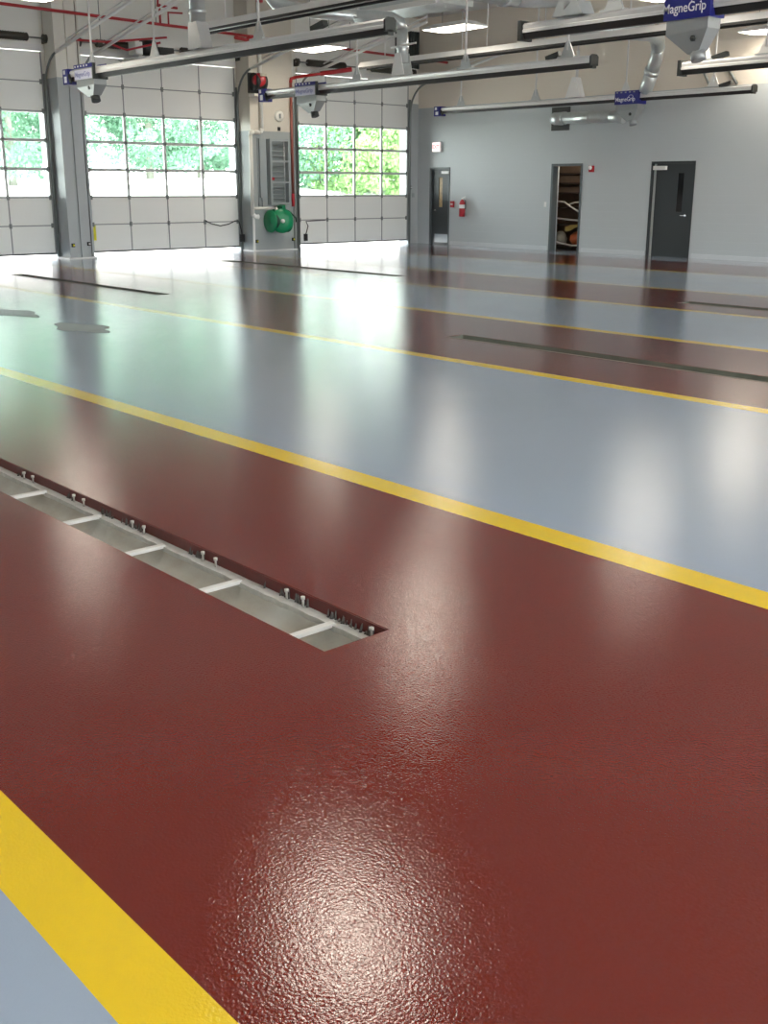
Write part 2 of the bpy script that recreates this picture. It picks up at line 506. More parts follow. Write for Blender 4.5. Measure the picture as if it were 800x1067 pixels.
trench(TR[3], 'thin trench slot in the red lane before the pier with the green reel', False)
trench(TR[4], 'short trench slot at the far edge, in the lane in front of the dark closed door', False)

# dull patches on the second grey lane
def patch(cx, cy, a, b, label):
    mb = MB(); n = 18; vs = []
    for k in range(n):
        t = 2 * PI * k / n
        q = 1 + 0.22 * math.cos(4 * t) + random.uniform(-.08, .08)
        vs.append((cx + a * q * math.cos(t), cy + b * q * math.sin(t)))
    mb.add([(x, y, .0015) for x, y in vs] + [(x, y, .0) for x, y in vs], [tuple(range(n))] + [(i, n + i, n + (i + 1) % n, (i + 1) % n) for i in range(n)])
    o = part('dull_patch', mb, 'dull_spot')
    meta(o, label, 'floor patch', 'dull patches on the grey lane', 'structure')
patch(-11.75, 5.72, .52, .26, 'dull dark patch in the grey lane, the one nearer the camera')
patch(-13.75, 5.78, .55, .22, 'dull dark patch in the grey lane at the edge, farther of the two')

# ------------------------------------------------------------------ shell
DOORS = [(7.10, 11.20), (12.09, 16.18), (18.05, 21.97)]
DZ = 4.36
ws = MB()
ys = [YL - .3] + [v for d in DOORS for v in d] + [YR + .3]
for a, b in zip(ys[0::2], ys[1::2]): ws.box(XD - .35, XD, a, b, -.3, ZC)
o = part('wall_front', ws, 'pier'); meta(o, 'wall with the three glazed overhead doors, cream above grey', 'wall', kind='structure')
hd = MB()
for a, b in DOORS: hd.box(XD - .35, XD, a, b, DZ, ZC)
part('header', hd, 'header', o, 'pale wall strip above the overhead doors')

WD = [(-23.49, -22.69, 2.09), (-19.02, -18.02, 2.13), (-15.99, -14.80, 2.14)]
wr = MB()
xs = [XD] + [v for d in WD for v in d[:2]] + [XB + .3]
for a, b in zip(xs[0::2], xs[1::2]): wr.box(a, b, YR, YR + .3, -.3, ZC)
for a, b, h in WD: wr.box(a, b, YR, YR + .3, h, ZC)
o = part('wall_right', wr, 'wall'); meta(o, 'painted block wall with three small doors, grey below cream', 'wall', kind='structure')
o = part('wall_left', MB().box(XD, XB + .3, YL - .3, YL, -.3, ZC), 'plain'); meta(o, 'grey wall on the near side of the hall, out of the picture', 'wall', kind='structure')
wb = MB()
BO = [(-5.6, -1.4), (.6, 4.8), (6.8, 11.0), (12.4, 16.6), (17.9, 22.0)]     # through bays suggest doorways here; added unseen and open for daylight
ys = [YL] + [v for q in BO for v in q] + [YR]
for a, b in zip(ys[0::2], ys[1::2]): wb.box(XB, XB + .3, a, b, -.3, ZC)
for a, b in BO: wb.box(XB, XB + .3, a, b, DZ, ZC)
o = part('wall_back', wb, 'plain'); meta(o, 'unseen wall behind the camera with open overhead doorways added for daylight', 'wall', kind='structure')
o = part('ceiling', MB().box(XD - .35, XB + .3, YL - .3, YR + .3, ZC, ZC + .2), 'ceiling'); meta(o, 'flat pale roof deck over the hall', 'ceiling', kind='structure')
bb = MB()
xs = [XD + .6] + [v for d in WD for v in d[:2]] + [XB]
for a, b in list(zip(xs[0::2], xs[1::2])):
    if b - a > .1: bb.box(a + (.06 if a > XD + 1 else 0), b - .06, YR - .012, YR, 0, .10)
o = part('baseboard_right', bb, mat('grey cove base', (0.62, 0.65, 0.67, 1), 0.4)); meta(o, 'low grey cove base along the wall of small doors', 'baseboard', kind='structure')

# ------------------------------------------------------------------ overhead doors
SEC = 0.605
def overhead_door(n, y0, y1, label):
    z0 = 0.11
    d = thing('door_%d' % n, label, 'door', (XD, (y0 + y1) / 2, 0), 'glazed overhead doors', 'structure')
    W = y1 - y0; bw = W / 4; x = XD - .06; T = .05; sw = .034
    pane_m = MB().box(-.004, .004, -(bw / 2 - sw), bw / 2 - sw, -(SEC / 2 - .035), SEC / 2 - .035).mesh('pane', M['glass'])
    panel_m = MB().box(-.018, .012, -(bw / 2 - .008), bw / 2 - .008, -(SEC / 2 - .012), SEC / 2 - .012).mesh('panel', M['door_white'])
    hinge_m = MB().box(-.006, .014, -.03, .03, -.05, .05).tube([(.02, -.035, 0), (.02, .035, 0)], .013, 6).mesh('hinge', M['galv_dark'])
    stile_m = MB().box(0, T + .004, -.028, .028, -(SEC / 2 - .03), SEC / 2 - .03).mesh('stile', M['door_frame'])
    thin_m = MB().box(T * .4, T + .004, -.013, .013, -(SEC / 2 - .006), SEC / 2 - .006).mesh('stile', M['joint'])
    for r in range(7):
        za = z0 + r * SEC; zb = za + SEC; glz = r in (2, 3, 4)
        f = MB()
        if glz:
            f.box(x, x + T, y0, y1, za, za + .032); f.box(x, x + T, y0, y1, zb - .032, zb)
            f.box(x, x + T, y0, y0 + .04, za + .032, zb - .032); f.box(x, x + T, y1 - .04, y1, za + .032, zb - .032)
        else:
            f.box(x, x + T * .6, y0, y1, za, zb)
            f.box(x, x + T + .004, y0, y0 + .03, za + .006, zb - .006); f.box(x, x + T + .004, y1 - .03, y1, za + .006, zb - .006)
        s = part('door_section', f, 'door_frame' if glz else 'joint', d, 'glazed door section' if glz else 'solid pale door section')
        for k in range(4):
            yc = y0 + (k + .5) * bw
            inst('pane' if glz else 'panel', pane_m if glz else panel_m, (x + T * .5 if glz else x + T * .7, yc, (za + zb) / 2), s)
        for k in (1, 2, 3): inst('stile', stile_m if glz else thin_m, (x, y0 + k * bw, (za + zb) / 2), s)
        if r: 
            for k in range(5): inst('hinge', hinge_m, (x + T, min(max(y0 + k * bw, y0 + .05), y1 - .05), za), s)
    part('bottom_seal', MB().box(x + .005, x + T - .005, y0, y1, z0 - .03, z0), 'rubber', d)
    for side, yy in ((-1, y0 - .02), (1, y1 + .02)):
        p = [(XD + .06, yy, 0.0)] + [(XD + .06, yy, 3.55)]
        for k in range(1, 7):
            a = k / 6 * (PI / 2 - .17)
            p.append((XD + .06 + .75 * (1 - math.cos(a)), yy, 3.55 + .75 * math.sin(a)))
        q = Vector(p[-1])
        lo = part('track', MB().tube(p, .026, 6), 'galv_dark', d, 'dark curved vertical track')
        e = q + Vector((4.2, 0, 4.2 * .185))
        part('track', MB().tube([q, e], .034, 6).tube([q + Vector((.5, 0, .5 * .185 + .10)), e + Vector((0, 0, .10))], .016, 6), 'track', d, 'pale sloping overhead track')
        part('track_hanger', MB().tube([e, (e.x, e.y, ZC)], .012, 6), 'track', d)
        ja = MB()
        ya, yb = (yy + .03, yy + .005) if side < 0 else (yy - .005, yy - .03)
        ja.box(XD, XD + .03, min(yy - side * .02, yy + side * .05), max(yy - side * .02, yy + side * .05), 0, 3.9)
        part('jamb_angle', ja, 'galv_dark', d)
    # torsion springs, shaft and end bearings above the door
    zs = 4.60; xx = XD + .16
    part('spring_shaft', MB().tube([(xx, y0 - .12, zs), (xx, y1 + .12, zs)], .017, 8), 'galv_dark', d)
    for c in ((y0 + y1) / 2 - 1.08, (y0 + y1) / 2 + 1.08):
        pts = []; rr = []
        N = 44
        for i in range(N + 1):
            pts.append((xx, c - .62 + 1.24 * i / N, zs)); rr.append(.088 if i % 2 else .074)
        part('torsion_spring', MB().tube(pts, rr, 10), 'spring', d, 'dark oiled torsion spring')
    for yy in (y0 - .05, y1 + .05):
        b = MB().box(XD, xx + .05, yy - .012, yy + .012, zs - .10, zs + .07).lathe((xx, yy - .05, zs), (0, 1, 0), [(0, .02), (0, .085), (.035, .075), (.07, .085), (.07, .02)], 14)
        part('cable_drum', b, 'spring', d)
    part('head_seal', MB().box(XD + .001, XD + .07, y0, y1, DZ - .01, DZ + .12), 'white', d, 'pale head board over the door')
    return d
ZL = ['overhead door at the picture edge, beyond the grey steel column', 'overhead door between the grey steel column and the pier with the green reel',
      'overhead door between the green reel pier and the corner by the exit sign']
for i, (a, b) in enumerate(DOORS): overhead_door(i + 1, a, b, ZL[i])

# ------------------------------------------------------------------ columns and piers between the doors
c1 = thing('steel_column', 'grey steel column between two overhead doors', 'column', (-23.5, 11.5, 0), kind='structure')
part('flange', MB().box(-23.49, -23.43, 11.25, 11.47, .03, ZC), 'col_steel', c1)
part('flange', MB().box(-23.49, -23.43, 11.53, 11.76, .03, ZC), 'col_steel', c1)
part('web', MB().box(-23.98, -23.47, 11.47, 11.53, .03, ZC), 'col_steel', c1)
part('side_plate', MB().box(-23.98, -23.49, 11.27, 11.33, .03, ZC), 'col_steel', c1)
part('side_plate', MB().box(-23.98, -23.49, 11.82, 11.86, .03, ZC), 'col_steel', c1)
part('base_grout', MB().box(-23.98, -23.38, 11.20, 11.88, 0, .03), 'white', c1, 'white grout pad')
def sensor(x, y, z, label, m='yellow'):
    s = thing('door_sensor', label, 'sensor', (x, y, z - .03), 'photo eye sensors beside the overhead doors')
    part('housing', MB().box(x, x + .05, y - .03, y + .03, z - .04, z + .04), 'rubber', s)
    part('lens', MB().lathe((x + .05, y, z), (1, 0, 0), [(0, .022), (.015, .022), (.016, 0)], 10), m, s)
sensor(-23.43, 11.32, .30, 'small sensor low on the grey column, its side toward the edge door')
sensor(-23.43, 11.70, .32, 'small sensor low on the grey column, its side toward the middle door', 'white')
o = part('caution_tag', MB().box(XD - .012, XD - .005, 12.14, 12.20, .36, .70), 'yellow'); meta(o, 'narrow yellow tag at the foot of the middle overhead door', 'tag')

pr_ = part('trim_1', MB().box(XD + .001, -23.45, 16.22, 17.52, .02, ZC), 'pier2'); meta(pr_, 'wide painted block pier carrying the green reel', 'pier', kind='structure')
part('base_grout', MB().box(XD + .001, -23.40, 16.20, 17.56, 0, .02), 'white', pr_, 'white grout line')
part('corner_guard', MB().box(-23.46, -23.43, 16.20, 16.26, .02, 1.2), 'white', pr_)
part('corner_guard', MB().box(-23.46, -23.43, 17.48, 17.53, .02, 3.6), 'galv_dark', pr_)
sensor(-23.45, 16.30, .24, 'small sensor low on the reel pier, its side toward the middle door')
sensor(-23.45, 17.44, .26, 'small sensor low on the reel pier, its side toward the corner door')
sensor(XD + .001, 22.05, 1.55, 'small white sensor partway up the wall strip in the corner', 'white')

XP = -23.45
# white vent pipe that jogs sideways
t = thing('white_pipe', 'white plastic pipe jogging down the reel pier', 'pipe', (XP, 16.3, .86))
part('riser', MB().tube([(XP + .05, 16.52, ZC), (XP + .05, 16.52, 2.88)], .048, 10), 'pvc', t)
part('elbow', MB().tube([(XP + .05, 16.52, 2.93), (XP + .05, 16.50, 2.87), (XP + .05, 16.44, 2.85)], .056, 10), 'pvc', t)
part('offset', MB().tube([(XP + .05, 16.48, 2.85), (XP + .05, 16.20, 2.85)], .048, 10), 'pvc', t)
part('elbow', MB().tube([(XP + .05, 16.26, 2.85), (XP + .05, 16.19, 2.83), (XP + .05, 16.18, 2.76)], .056, 10), 'pvc', t)
part('drop', MB().tube([(XP + .05, 16.18, 2.80), (XP + .05, 16.18, .86)], .048, 10), 'pvc', t)
part('outlet', MB().tube([(XP + .05, 16.18, .90), (XP + .06, 16.24, .84), (XP + .07, 16.34, .84)], [.056, .056, .06], 10), 'white', t)
part('branch', MB().tube([(XP + .05, 16.18, 1.04), (XP + .05, 16.86, 1.04)], .036, 10), 'pvc', t)
part('branch_drop', MB().tube([(XP + .09, 16.86, 1.07), (XP + .12, 16.86, 1.0), (XP + .14, 16.86, .80)], .036, 10), 'pvc', t)
# metal cabinet/rack with rungs
t = thing('wall_cabinet', 'tall grey louvred metal cabinet above the green reel', 'cabinet', (XP, 16.98, 1.13))
part('back', MB().box(XP, XP + .02, 16.68, 17.30, 1.13, 2.70), 'cab_in', t)
for a, b in ((16.68, 16.74), (17.24, 17.30)): part('upright', MB().box(XP + .02, XP + .16, a, b, 1.13, 2.70), 'cab', t)
for z in (1.16, 1.67, 2.17, 2.67): part('crossbar', MB().box(XP + .10, XP + .16, 16.74, 17.24, z - .022, z + .022), 'cab', t)
lm = MB().obox((0, 0, 0), (.02, 0, -.015), (0, .22, 0), (.003, 0, .004)).mesh('louvre', M['cab_in'])
for z in (1.28, 1.37, 1.46, 1.55, 1.80, 1.92, 2.04, 2.30, 2.42, 2.54): inst('louvre', lm, (XP + .05, 16.98, z), t)
part('conduit', MB().tube([(XP + .06, 17.18, 1.15), (XP + .06, 17.18, 2.68)], .012, 6), 'galv', t)
part('tag', MB().box(XP + .161, XP + .166, 16.72, 16.79, 1.72, 1.78), 'red', t, 'small red tag'); 
for yy in (16.40, 16.50):
    part('side_conduit', MB().tube([(XP + .02, yy, 1.05), (XP + .02, yy, 2.72)], .014, 6), 'cab', t)
part('side_box', MB().box(XP, XP + .05, 16.44, 16.64, 1.30, 2.70), 'cab', t)
# green hose reel
t = thing('hose_reel', 'round green hose reel low on the block pier', 'reel', (XP, 16.97, .40))
part('bracket', MB().box(XP, XP + .10, 16.78, 17.00, .55, 1.02), 'green', t)
part('arm', MB().obox((XP + .20, 16.96, .95), (.12, 0, 0), (0, .05, .02), (0, -.02, .16)), 'green', t)
for yy in (16.66, 17.16):
    part('flange', MB().lathe((XP + .26, yy - .12, .73), (0, 1, .0), [(0, .05), (0, .26), (.03, .28), (.05, .25), (.05, .05)], 24), 'green', t)
part('hose_coil', MB().lathe((XP + .26, 16.58, .73), (0, 1, 0), [(0, .1), (0, .22), (.07, .235), (.15, .215), (.23, .235), (.31, .215), (.38, .235), (.46, .22), (.46, .1)], 20), 'green_dark', t)
part('face_cover', MB().lathe((XP + .42, 16.80, .74), (1, -.35, 0), [(0, .30), (.05, .27), (.08, .15), (.085, .02), (.09, 0)], 24), 'green', t)
part('hub', MB().lathe((XP + .50, 16.77, .74), (1, -.35, 0), [(0, .05), (.03, .05), (.032, 0)], 12), 'white', t, 'pale hub cap')
part('hose_end', MB().tube([(XP + .25, 17.03, .95), (XP + .28, 17.18, .93), (XP + .26, 17.36, .80), (XP + .25, 17.38, .70)], .02, 6), 'green_dark', t)
# round fixture and junction box
t = thing('wall_bell', 'small round cream fixture above the metal cabinet', 'fixture', (XP, 17.08, 3.15))
part('dish', MB().lathe((XP, 17.08, 3.25), (1, 0, 0), [(0, .13), (.04, .13), (.06, .10), (.065, 0)], 24), 'pvc', t)
part('centre', MB().box(XP + .064, XP + .075, 17.05, 17.10, 3.19, 3.30), 'cab_in', t, 'dark centre mark')
o = part('junction_box', MB().box(XP, XP + .03, 17.04, 17.11, 2.90, 2.99).box(XP + .03, XP + .034, 17.055, 17.095, 2.915, 2.975), 'rubber'); meta(o, 'tiny dark box under the round cream fixture', 'box')
# cord reel high on the pier
t = thing('cord_reel', 'black cord reel with a red face high on the pier', 'reel', (XP, 16.36, 3.75))
part('mount', MB().box(XP, XP + .08, 16.18, 16.45, 3.74, 4.20), 'motor', t)
part('drum', MB().lathe((XP + .22, 16.20, 3.98), (0, 1, 0), [(0, .05), (0, .21), (.05, .19), (.14, .17), (.23, .19), (.28, .21), (.28, .05)], 20), 'motor', t)
part('face', MB().lathe((XP + .25, 16.34, 4.02), (1, -.5, .0), [(0, .17), (.12, .155), (.15, .13), (.152, 0)], 18), 'red', t, 'red face')
part('label_plate', MB().box(XP + .45, XP + .46, 16.24, 16.42, 4.10, 4.16), 'pale_cloth', t)
o = part('wall_shelf', MB().box(XP, XP + .25, 16.20, 16.48, 3.66, 3.72), 'pvc'); meta(o, 'little cream ledge under the cord reel', 'shelf')

# red riser on the pier
t = thing('sprinkler_riser', 'red sprinkler riser down the edge of the reel pier', 'pipe', (XP, 17.46, 1.08))
part('riser', MB().tube([(XP + .05, 17.44, 1.35), (XP + .05, 17.44, 4.08)], .034, 8), mat('pinkish red riser', (0.30, 0.085, 0.06, 1), .45), t)
part('elbow', MB().tube([(XP + .05, 17.44, 4.04), (XP + .05, 17.46, 4.14), (XP + .10, 17.55, 4.17)], .042, 8), 'red_pipe', t)
part('foot', MB().tube([(XP + .05, 17.44, 1.08), (XP + .05, 17.44, 1.40)], .040, 8), 'red', t, 'bright red foot of the riser')
part('run', MB().tube([(XP + .10, 17.52, 4.17), (-22.9, 18.3, 4.30), (-22.7, 18.65, 4.36)], .034, 8), 'red_pipe', t)
part('run_end', MB().tube([(-23.05, 18.1, 4.27), (-22.6, 18.75, 4.38)], .055, 8), 'red', t)

# cables by the overhead doors
t = thing('door_cable', 'black coiled cable draped across the middle overhead door', 'cable', (XD + .02, 15.4, .4))
part('cord', MB().tube([(XD + .01, 15.15, .76), (XD + .06, 15.30, .68), (XD + .08, 15.55, .62), (XD + .10, 15.78, .66), (XD + .12, 15.98, .74), (XD + .12, 16.08, .72), (XD + .13, 16.14, .50), (XD + .13, 16.16, .34)], .013, 6), 'rubber', t)
part('plug_box', MB().box(XD + .10, XD + .17, 16.11, 16.21, .22, .40), 'rubber', t)
t = thing('door_cable', 'short black cable loop at the foot of the corner overhead door', 'cable', (XD + .02, 18.15, .2))
part('cord', MB().tube([(XD + .01, 18.95, .70), (XD + .03, 18.45, .69), (XD + .04, 18.27, .68), (XD + .06, 18.32, .56), (XD + .06, 18.27, .42), (XD + .06, 18.24, .34)], .013, 6), 'rubber', t)
part('plug_box', MB().box(XD + .02, XD + .09, 18.20, 18.28, .18, .36), 'rubber', t)

# door operator by the middle door
t = thing('door_operator', 'dark motor operator above the middle overhead door', 'motor', (-22.9, 13.6, 4.4))
ox, oy, oz = -23.2, 13.35, 4.52
part('motor', MB().lathe((ox, oy - .16, oz), (0, 1, 0), [(0, .05), (0, .15), (.05, .17), (.30, .17), (.34, .15), (.34, .05)], 16), 'motor', t)
part('gearbox', MB().box(ox - .16, ox + .16, oy + .20, oy + .58, oz - .20, oz + .02), 'motor', t)
part('cover', MB().box(ox - .2, ox + .1, oy - .36, oy - .18, oz - .16, oz + .10), 'white', t)
part('bracket', MB().box(XD, ox + .1, oy - .3, oy + .6, oz - .24, oz - .20), 'galv', t)

# ------------------------------------------------------------------ small doors of the block wall
def frame_mb(x0, x1, h, w_=.06, y=YR):
    return MB().box(x0, x0 + w_, y - .015, y + .18, 0, h).box(x1 - w_, x1, y - .015, y + .18, 0, h).box(x0 + w_, x1 - w_, y - .015, y + .18, h - w_, h)
def lever(x, z, y, parent, s=1):
    mb = MB().lathe((x, y, z), (0, -1, 0), [(0, .032), (.012, .032), (.013, .012), (.05, .012), (.051, 0)], 12).tube([(x, y - .045, z), (x + .11 * s, y - .05, z)], .011, 8)
    return part('lever_handle', mb, 'chrome', parent, 'satin chrome lever handle')
x0, x1, h = WD[0]
d = thing('door_4', 'dark door with a warm-lit narrow pane under the exit sign', 'door', ((x0 + x1) / 2, YR, 0), None, 'structure')
part('frame', frame_mb(x0, x1, h, .045), 'frame_grey', d)
yd = YR + .05
leaf = MB()
lx0, lx1 = x0 + .045, x1 - .045
wx0, wx1, wz0, wz1 = -23.17, -23.03, 1.02, 1.82
leaf.box(lx0, wx0, yd, yd + .045, .0, h - .045).box(wx1, lx1, yd, yd + .045, .0, h - .045).box(wx0, wx1, yd, yd + .045, .0, wz0).box(wx0, wx1, yd, yd + .045, wz1, h - .045)
part('leaf', leaf, 'dark_grey', d)
part('vision_pane', MB().box(wx0, wx1, yd + .015, yd + .025, wz0, wz1), 'lite_warm', d, 'narrow pane showing a warm-lit room')
part('kick_plate', MB().box(lx0 + .12, lx1 - .02, yd - .004, yd, .05, .28), 'kick', d)
part('closer', MB().box(lx1 - .26, lx1 + .02, yd - .09, yd - .0, h - .17, h - .10), 'white', d, 'white door closer')
lever(-23.33, .93, yd, d)

x0, x1, h = WD[1]
d = thing('door_5', 'open doorway with a dark frame showing a storage closet', 'door', ((x0 + x1) / 2, YR, 0), None, 'structure')
part('frame', frame_mb(x0, x1, h, .06), 'frame_grey', d)
# closet behind it
cx0, cx1, cy0, cy1 = -19.95, -17.7, YR + .31, YR + 1.05
cw = MB().box(cx0 - .1, cx1 + .1, cy1, cy1 + .1, 0, 2.7).box(cx0 - .1, cx0, cy0, cy1, 0, 2.7).box(cx1, cx1 + .1, cy0, cy1, 0, 2.7).box(cx0, cx1, cy0, cy1, 2.6, 2.7)
o = part('wall_closet', cw, 'closet'); meta(o, 'brown closet walls seen through the open doorway', 'wall', kind='structure')
o = part('floor_closet', MB().box(cx0 - .1, cx1 + .1, cy0, cy1 + .1, -.05, 0), 'closet'); meta(o, 'dark closet floor behind the open doorway', 'floor', kind='structure')
cl_ = thing('closet_fill_lamp', 'added warm fill lamp on the closet ceiling, out of sight above the doorway', 'lamp', (-18.3, cy0 + .17, 2.6))  # unseen lamp added to brighten the closet
part('base', MB().lathe((-18.3, cy0 + .17, 2.6), (0, 0, -1), [(0, .12), (.03, .12), (.031, .05)], 16), 'white', cl_)
part('globe', MB().lathe((-18.3, cy0 + .17, 2.57), (0, 0, -1), [(0, .09), (.04, .11), (.09, .08), (.12, .02), (.121, 0)], 16), emit('closet fill bulb', (1.0, .86, .66, 1), 34.0), cl_)
sh = thing('storage_shelf', 'brown wooden shelving inside the open closet', 'shelf', (-18.9, cy1 - .3, 0))
sx0, sx1, sy0, sy1 = -19.75, -18.0, cy1 - .57, cy1 - .02
for xx in (sx0, sx1): part('post', MB().box(xx - .03, xx + .03, sy0, sy1, 0, 2.3), 'wood_dark', sh)
for z in (.10, .62, 1.05, 1.42, 1.66, 1.90, 2.15): part('shelf_board', MB().box(sx0 + .03, sx1 - .03, sy0, sy1, z - .02, z + .02), 'wood_dark', sh)
part('back_board', MB().box(sx0 + .03, sx1 - .03, sy1 - .03, sy1 - .005, .12, 2.3), 'wood', sh)
for a, b in ((1.44, 1.56), (1.68, 1.83), (1.92, 2.08)):
    part('front_board', MB().box(sx0 + .03, sx1 - .03, sy0 + .03, sy0 + .05, a, b), 'wood', sh)
def hose(pts, label, r=.022, m='hose_white'):
    o = part('rope', MB().tube(pts, r, 8), m); meta(o, label, 'rope', 'white ropes across the closet')
yy = sy0 - .04
hose([(-19.20, yy, 1.22), (-18.92, yy, 1.20), (-18.72, yy - .02, 1.10), (-18.42, yy - .03, .97)], 'white rope slanting down across the closet shelves')
hose([(-18.77, yy, 1.14), (-18.57, yy, 1.19), (-18.17, yy, 1.21)], 'short white rope near the top closet shelf opening')
hose([(-19.27, yy, .80), (-18.82, yy, .77), (-18.22, yy, .74)], 'straight white rope in the middle of the closet opening')
hose([(-19.32, yy, .24), (-19.02, yy, .17), (-18.62, yy, .12), (-18.37, yy, .13), (-18.12, yy, .20)], 'sagging white rope lowest in the closet opening')
# things on the closet shelf
bag = MB(); n = 16
bag.lathe((-18.60, sy0 + .27, .12), (0, 0, 1), [(0, .10), (.02, .20), (.12, .27), (.24, .26), (.32, .17), (.36, .06), (.365, 0)], 18)
t = thing('orange_bag', 'round orange bag on the low closet shelf', 'bag', (-18.60, sy0 + .27, .12))
part('body', bag, 'orange', t); part('tie', MB().tube([(-18.60, sy0 + .27, .47), (-18.58, sy0 + .27, .53)], [.04, .02], 8), 'ochre', t)
cl = MB(); vs = []; fs = []
for i in range(9):
    for j, q in enumerate((-.05, .05)):
        u = i / 8
        vs.append((-18.87 + .62 * u, sy0 - .02 + .02 * math.sin(u * 9), .60 + .0 * u - .0 + (.16 * u ** 1.2) - .07 + q * (1 + .4 * math.sin(u * 7))))
for i in range(8): fs.append((2 * i, 2 * i + 1, 2 * i + 3, 2 * i + 2))
cl.add(vs, fs, True); cl.add([(x, y + .02, z) for x, y, z in vs], fs, True)
o = part('cloth_strap', cl, 'ochre'); meta(o, 'ochre cloth strap above the orange bag in the closet', 'strap')
o = part('folded_cloth', MB().lathe((-19.20, sy0 + .2, .12 + .0), (0, 0, 1), [(0, .12), (.0, .16), (.16, .18), (.28, .13), (.34, .06), (.345, 0)], 12), 'pale_cloth'); meta(o, 'pale bundle beside the orange bag in the closet', 'bundle')

x0, x1, h = WD[2]
d = thing('door_6', 'dark closed door with a black narrow pane, farthest along the block wall', 'door', ((x0 + x1) / 2, YR, 0), None, 'structure')
part('frame', frame_mb(x0, x1, h, .05), 'dark_grey', d)
lx0, lx1 = x0 + .05, x1 - .05
leaf = MB()
wx0, wx1, wz0, wz1 = -15.28, -15.12, 1.02, 1.88
leaf.box(lx0 + .06, wx0, yd, yd + .045, .0, h - .05).box(wx1, lx1, yd, yd + .045, .0, h - .05).box(wx0, wx1, yd, yd + .045, .0, wz0).box(wx0, wx1, yd, yd + .045, wz1, h - .05)
part('leaf', leaf, 'dark_grey', d)
part('vision_pane', MB().box(wx0, wx1, yd + .015, yd + .025, wz0, wz1), 'lite_dark', d, 'narrow black pane')
part('edge_highlight', MB().box(lx0, lx0 + .06, yd - .01, yd + .045, .0, h - .05), mat('painted edge highlight', (0.42, 0.45, 0.43, 1), 0.4), d, 'pale painted highlight at the hinge edge')  # frame highlight at the hinge side, painted as a pale strip
part('closer', MB().box(lx0 + .02, lx0 + .36, yd - .09, yd - .011, h - .19, h - .10), 'white', d, 'white door closer')
lever(-15.02, .94, yd, d, -1)

# wall fixtures on the block wall
t = thing('exit_sign', 'lit exit sign above the dark door by the corner', 'sign', (-23.19, YR, 2.51))
part('case', MB().box(-23.36, -23.03, YR - .06, YR, 2.50, 2.77), 'white', t)
part('face', MB().box(-23.34, -23.05, YR - .064, YR - .06, 2.52, 2.75), 'exit_face', t)
text('lettering', 'EXIT', .135, (-23.195, YR - .066, 2.635), FACE_S, 'exit_red', t, .002, bold=.004)
t = thing('fire_extinguisher', 'red fire extinguisher hung on the block wall', 'extinguisher', (-22.09, YR - .09, .77))
part('cylinder', MB().lathe((-22.09, YR - .095, .78), (0, 0, 1), [(0, 0), (0, .075), (.02, .085), (.36, .085), (.42, .06), (.45, .025), (.46, .025)], 20), 'red', t)
part('paper_tag', MB().lathe((-22.09, YR - .095, 1.00), (0, 0, 1), [(0, .087), (.10, .087)], 20), 'white', t, 'white band label')
part('valve', MB().tube([(-22.09, YR - .095, 1.22), (-22.09, YR - .095, 1.28)], .024, 8).obox((-22.05, YR - .095, 1.29), (.07, 0, .02), (0, .012, 0), (-.002, 0, .008)).obox((-22.05, YR - .095, 1.255), (.06, 0, 0), (0, .012, 0), (0, 0, .007)), 'white', t)
part('hose', MB().tube([(-22.06, YR - .095, 1.26), (-21.97, YR - .09, 1.20), (-21.97, YR - .09, .98)], .012, 6), 'rubber', t)
part('bracket', MB().box(-22.13, -22.05, YR - .012, YR, .85, 1.2), 'galv', t)
t = thing('pull_station', 'small red pull station between the exit door and the extinguisher', 'alarm', (-22.55, YR, 1.02))
part('case', MB().box(-22.61, -22.49, YR - .05, YR, 1.02, 1.19), 'red', t)
part('handle', MB().box(-22.59, -22.51, YR - .065, YR - .05, 1.09, 1.12), 'white', t)
t = thing('alarm_strobe', 'red and white alarm strobe beside the open doorway', 'alarm', (-17.74, YR, 1.93))
part('case', MB().box(-17.80, -17.67, YR - .05, YR, 1.92, 2.07), 'red', t)
part('strobe_lens', MB().lathe((-17.75, YR - .05, 2.02), (0, -1, 0), [(0, .05), (.03, .045), (.045, .02), (.046, 0)], 12), 'white', t)
o = part('light_switch', MB().box(-19.22, -19.15, YR - .008, YR, 1.08, 1.20).box(-19.195, -19.175, YR - .018, YR - .008, 1.12, 1.16), 'white'); meta(o, 'white light switch beside the open doorway', 'switch')
o = part('wall_socket', MB().box(XD + .0, XD + .012, 22.14, 22.22, 1.28, 1.40).box(XD + .012, XD + .016, 22.16, 22.20, 1.30, 1.38), 'cab'); meta(o, 'small grey socket plate on the wall strip in the corner', 'socket')
# square dark wall opening with a pipe elbow out of it
o = part('wall_vent', MB().box(-19.07, -18.50, YR - .03, YR, 2.92, 3.47).box(-19.03, -18.54, YR - .034, YR - .03, 2.96, 3.43), mat('dark vent', (0.05, 0.052, 0.05, 1), .6)); meta(o, 'square dark vent opening high on the block wall', 'vent')
t = thing('wall_duct', 'silver round duct from the square wall vent to the far exhaust trolley', 'duct', (-17.5, 21.9, 3.1))
part('elbow', MB().tube([(-18.72, YR - .035, 3.19), (-18.72, 22.15, 3.19), (-18.66, 21.98, 3.18), (-18.50, 21.88, 3.17), (-18.3, 21.85, 3.17)], .15, 14), 'duct', t)
part('pipe', MB().tube([(-18.32, 21.85, 3.17), (-16.62, 21.62, 3.13)], .135, 14), 'duct', t)
part('collar', MB().tube([(-18.28, 21.845, 3.17), (-18.22, 21.837, 3.168)], .15, 14), 'duct', t)
part('collar', MB().tube([(-17.4, 21.728, 3.149), (-17.34, 21.72, 3.147)], .146, 14), 'duct', t)
part('elbow', MB().tube([(-16.66, 21.62, 3.13), (-16.45, 21.6, 3.11), (-16.28, 21.58, 3.04)], [.135, .12, .09], 14), 'duct', t)

